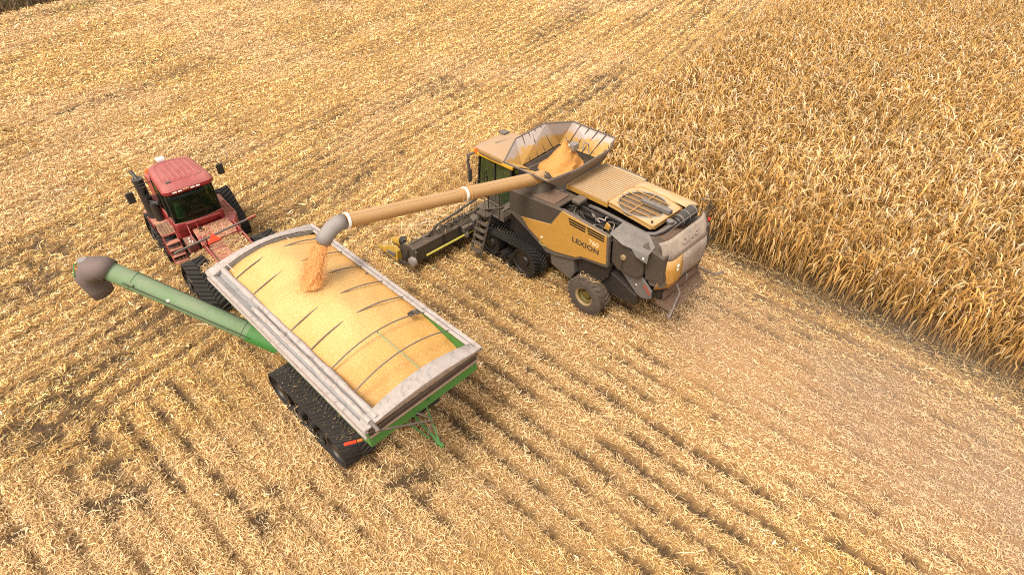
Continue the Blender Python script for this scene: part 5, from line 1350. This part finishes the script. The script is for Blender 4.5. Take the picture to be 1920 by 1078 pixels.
# the mass behind
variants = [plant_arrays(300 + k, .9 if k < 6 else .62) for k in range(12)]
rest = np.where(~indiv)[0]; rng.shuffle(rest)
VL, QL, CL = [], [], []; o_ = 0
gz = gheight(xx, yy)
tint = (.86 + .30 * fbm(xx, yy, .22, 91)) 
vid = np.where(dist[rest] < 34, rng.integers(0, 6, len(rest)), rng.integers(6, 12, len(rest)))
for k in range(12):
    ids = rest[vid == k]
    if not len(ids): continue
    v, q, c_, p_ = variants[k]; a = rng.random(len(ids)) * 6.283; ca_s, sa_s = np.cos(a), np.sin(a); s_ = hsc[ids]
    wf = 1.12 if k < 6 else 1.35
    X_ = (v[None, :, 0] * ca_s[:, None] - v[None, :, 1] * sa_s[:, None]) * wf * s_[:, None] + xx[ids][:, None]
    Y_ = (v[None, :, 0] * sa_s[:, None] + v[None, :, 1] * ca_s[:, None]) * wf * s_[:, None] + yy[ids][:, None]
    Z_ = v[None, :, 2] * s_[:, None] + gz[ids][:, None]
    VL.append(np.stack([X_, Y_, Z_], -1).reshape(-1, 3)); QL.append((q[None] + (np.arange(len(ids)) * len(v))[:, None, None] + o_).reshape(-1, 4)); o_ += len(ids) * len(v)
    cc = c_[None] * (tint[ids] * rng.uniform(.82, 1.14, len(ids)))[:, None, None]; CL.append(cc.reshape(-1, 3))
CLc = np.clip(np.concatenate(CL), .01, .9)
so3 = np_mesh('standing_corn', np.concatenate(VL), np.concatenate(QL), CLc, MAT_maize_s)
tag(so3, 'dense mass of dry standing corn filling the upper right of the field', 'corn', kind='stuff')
print('plants', len(P_), 'straw', len(so1.data.polygons), 'maize quads', len(so3.data.polygons))

# ---- residue lying on the machines
def litter(name, o, deg, boxes, label, seed=3, size=.09, dim=1.):
    r = np.random.default_rng(seed); VL, C_ = [], []
    for (x0, x1, y0, y1, z0, z1, k, up_) in boxes:
        for _ in range(k):
            f = r.random(); x = x0 + (x1 - x0) * f; y = y0 + (y1 - y0) * r.random(); z = z0 + (z1 - z0) * f + r.random() ** 1.5 * up_
            P = frame_pt(o, deg, (x, y, z)); a = r.random() * 6.28; L_ = size * math.exp(r.normal(0, .5)); w = L_ * .10 + .004; pi_ = r.normal(0, .25)
            d = np.array([math.cos(a) * math.cos(pi_), math.sin(a) * math.cos(pi_), math.sin(pi_)]) * L_ / 2; s = np.array([-math.sin(a), math.cos(a), 0]) * w / 2
            c0_ = np.array(P); VL += [c0_ - d - s, c0_ - d + s, c0_ + d + s * .5, c0_ + d - s * .5]; C_ += [PAL[r.choice(len(PAL), p=PW)] * r.uniform(.5, 1.0) * dim] * 4
    VL = np.array(VL); k = len(VL) // 4; QQ = np.arange(k * 4).reshape(k, 4)
    ob = np_mesh(name, VL, QQ, np.array(C_), MAT_straw); tag(ob, label, 'crop residue', kind='stuff'); return ob
litter('crop_residue', TO, TA, [(-1.5, -2.4, -.6, .5, 1.74, 1.60, 260, .03), (-2.5, -4.2, -.70, .0, 1.53, 1.36, 1300, .12), (-2.6, -4.2, .0, .55, 1.53, 1.36, 120, .03), (-2.4, -3.9, .62, 1.15, 1.25, 1.42, 1200, .16), (.1, -.9, 1.05, 1.55, 1.58, 1.58, 60, .02), (-3.0, -4.2, .55, .75, 1.4, 1.4, 300, .1)],
       'straw litter heaped on the rear deck of the red tractor', 5, .10)
litter('crop_residue', KO, KA, [(-2.2, -5.6, -.95, -.08, 1.17, 1.17, 380, .02), (-2.4, -5.6, -1.0, -.7, 1.20, 1.2, 200, .05)], "loose straw lying on the grain cart's left track", 6, .05, .62)
litter('crop_residue', CO, CA, [(3.0, 5.2, 1.1, 1.72, 1.20, 1.14, 260, .03), (-.2, .6, 1.2, 1.72, 1.50, 1.50, 160, .03), (6.2, 7.0, .5, 4.3, 1.1, .9, 160, .25), (7.0, 8.4, -4.3, 4.1, .8, .45, 200, .35)], "bits of straw caught on the combine's running gear and header", 7, .06)

litter('crop_residue', CO, CA, [(6.6, 8.6, -4.3, 4.0, 1.0, .45, 3200, .30)], 'leaves and stalks being gathered between the snouts of the corn header', 8, .20)
# ---- chaff thrown out behind the combine
r = np.random.default_rng(77); k = 5200
t = r.random(k); uu = -2.5 - 1.2 * t + r.normal(0, .25, k); sp_ = .9 + .7 * t
vv = r.normal(0.1, 1, k) * sp_; zz = 1.45 - 1.35 * t ** 1.4 + r.normal(0, .12, k)
zz = np.maximum(zz, .05); X_, Y_ = unloc(uu, vv)
a = r.random(k) * 6.28; L_ = np.exp(r.normal(math.log(.022), .5, k)); pi_ = r.normal(0, .6, k)
d = np.stack([np.cos(a) * np.cos(pi_), np.sin(a) * np.cos(pi_), np.sin(pi_)], -1) * L_[:, None] / 2; s = np.stack([-np.sin(a), np.cos(a), 0 * a], -1) * .004
c0_ = np.stack([X_, Y_, zz], -1); VV = np.stack([c0_ - d - s, c0_ - d + s, c0_ + d + s, c0_ + d - s], 1).reshape(-1, 3)
cho = np_mesh('chaff', VV, np.arange(k * 4).reshape(k, 4), np.repeat(np.array([.60, .42, .25]) * r.uniform(.7, 1.15, (k, 1)), 4, 0), MAT_straw)
tag(cho, 'cloud of fine chaff falling from the back of the combine', 'chaff', kind='stuff')
# ================================================================== DUST, LIGHT, CAMERA
def dust_volume():
    m = bpy.data.materials.new('airborne_dust'); m.use_nodes = True; nt = m.node_tree
    for n in list(nt.nodes): nt.nodes.remove(n)
    out = nt.nodes.new('ShaderNodeOutputMaterial'); v = nt.nodes.new('ShaderNodeVolumePrincipled')
    v.inputs['Color'].default_value = (1., .86, .73, 1); v.inputs['Anisotropy'].default_value = .2
    tc = nt.nodes.new('ShaderNodeTexCoord'); 
    n = nt.nodes.new('ShaderNodeTexNoise'); n.inputs['Scale'].default_value = .45; n.inputs['Detail'].default_value = 2.
    nt.links.new(tc.outputs['Object'], n.inputs['Vector'])
    sp = nt.nodes.new('ShaderNodeTexGradient'); sp.gradient_type = 'SPHERICAL'
    mp = nt.nodes.new('ShaderNodeMapping'); mp.inputs['Scale'].default_value = (1 / 10.5, 1 / 4.0, 1 / 2.2); nt.links.new(tc.outputs['Object'], mp.inputs[0]); nt.links.new(mp.outputs[0], sp.inputs[0])
    a = math_(nt, 'MULTIPLY', ramp(nt, n.outputs[0], .36, .70, 0, 1), ramp(nt, sp.outputs[1], 0, .7, 0, 1))
    d = nt.nodes.new('ShaderNodeMath'); d.operation = 'MULTIPLY'; d.inputs[1].default_value = .15; nt.links.new(a, d.inputs[0])
    nt.links.new(d.outputs[0], v.inputs['Density']); nt.links.new(v.outputs[0], out.inputs['Volume'])
    return m
dm = MB(); dm.box(-10.4, 10.4, -3.9, 3.9, -1.3, 2.1)
do = dm.build('dust', dust_volume(), None)
cx_, cy_ = unloc(-11.2, 0.4); do.location = (cx_, cy_, 1.4); do.rotation_euler = (0, 0, R(CA - 4))
tag(do, 'thin haze of pinkish harvest dust drifting behind the combine', 'dust', kind='stuff')
SUN_EL, SUN_AZ = 60., 235.        # azimuth measured from +X towards +Y
w = bpy.data.worlds.new('World'); scene.world = w; w.use_nodes = True
nt = w.node_tree; bg = nt.nodes['Background']
sky = nt.nodes.new('ShaderNodeTexSky'); sky.sky_type = 'NISHITA'; sky.sun_disc = False
sky.sun_elevation = R(SUN_EL); sky.sun_rotation = R(90 - SUN_AZ); sky.dust_density = 3.; sky.air_density = 1.
hsv = nt.nodes.new('ShaderNodeHueSaturation'); hsv.inputs['Saturation'].default_value = .22; hsv.inputs['Value'].default_value = 1.9
nt.links.new(sky.outputs[0], hsv.inputs['Color'])
wm = nt.nodes.new('ShaderNodeMix'); wm.data_type = 'RGBA'; wm.blend_type = 'MULTIPLY'; wm.inputs[0].default_value = 1; wm.inputs[7].default_value = (1.08, .98, .87, 1)
nt.links.new(hsv.outputs[0], wm.inputs[6]); nt.links.new(wm.outputs[2], bg.inputs['Color']); bg.inputs['Strength'].default_value = .15
sl = bpy.data.lights.new('sun', 'SUN'); sl.energy = 3.2; sl.angle = R(20); sl.color = (1, .95, .87)
so = bpy.data.objects.new('sun', sl); COL.objects.link(so)
dv = Vector((math.cos(R(SUN_AZ)) * math.cos(R(SUN_EL)), math.sin(R(SUN_AZ)) * math.cos(R(SUN_EL)), math.sin(R(SUN_EL))))
so.rotation_euler = dv.to_track_quat('Z', 'Y').to_euler(); so.location = (0, 30, 40)
cam = bpy.data.cameras.new('camera'); co = bpy.data.objects.new('camera', cam); COL.objects.link(co)
co.location = (0, 0, 13.5); co.rotation_euler = (R(90 - 39.8), 0, 0)
cam.sensor_width = 36; cam.lens = 36 * 1067 / 1920; cam.clip_end = 2000; cam.clip_start = .1
scene.camera = co
scene.view_settings.view_transform = 'Standard'; scene.view_settings.look = 'None'; scene.view_settings.exposure = 0; scene.view_settings.gamma = 1
scene.render.engine = 'CYCLES'
cy = scene.cycles
cy.max_bounces = 6; cy.diffuse_bounces = 3; cy.glossy_bounces = 2; cy.transmission_bounces = 2; cy.transparent_max_bounces = 8
cy.volume_bounces = 0; cy.volume_step_rate = 4; cy.volume_max_steps = 64; cy.use_denoising = False; cy.filter_width = 1.0
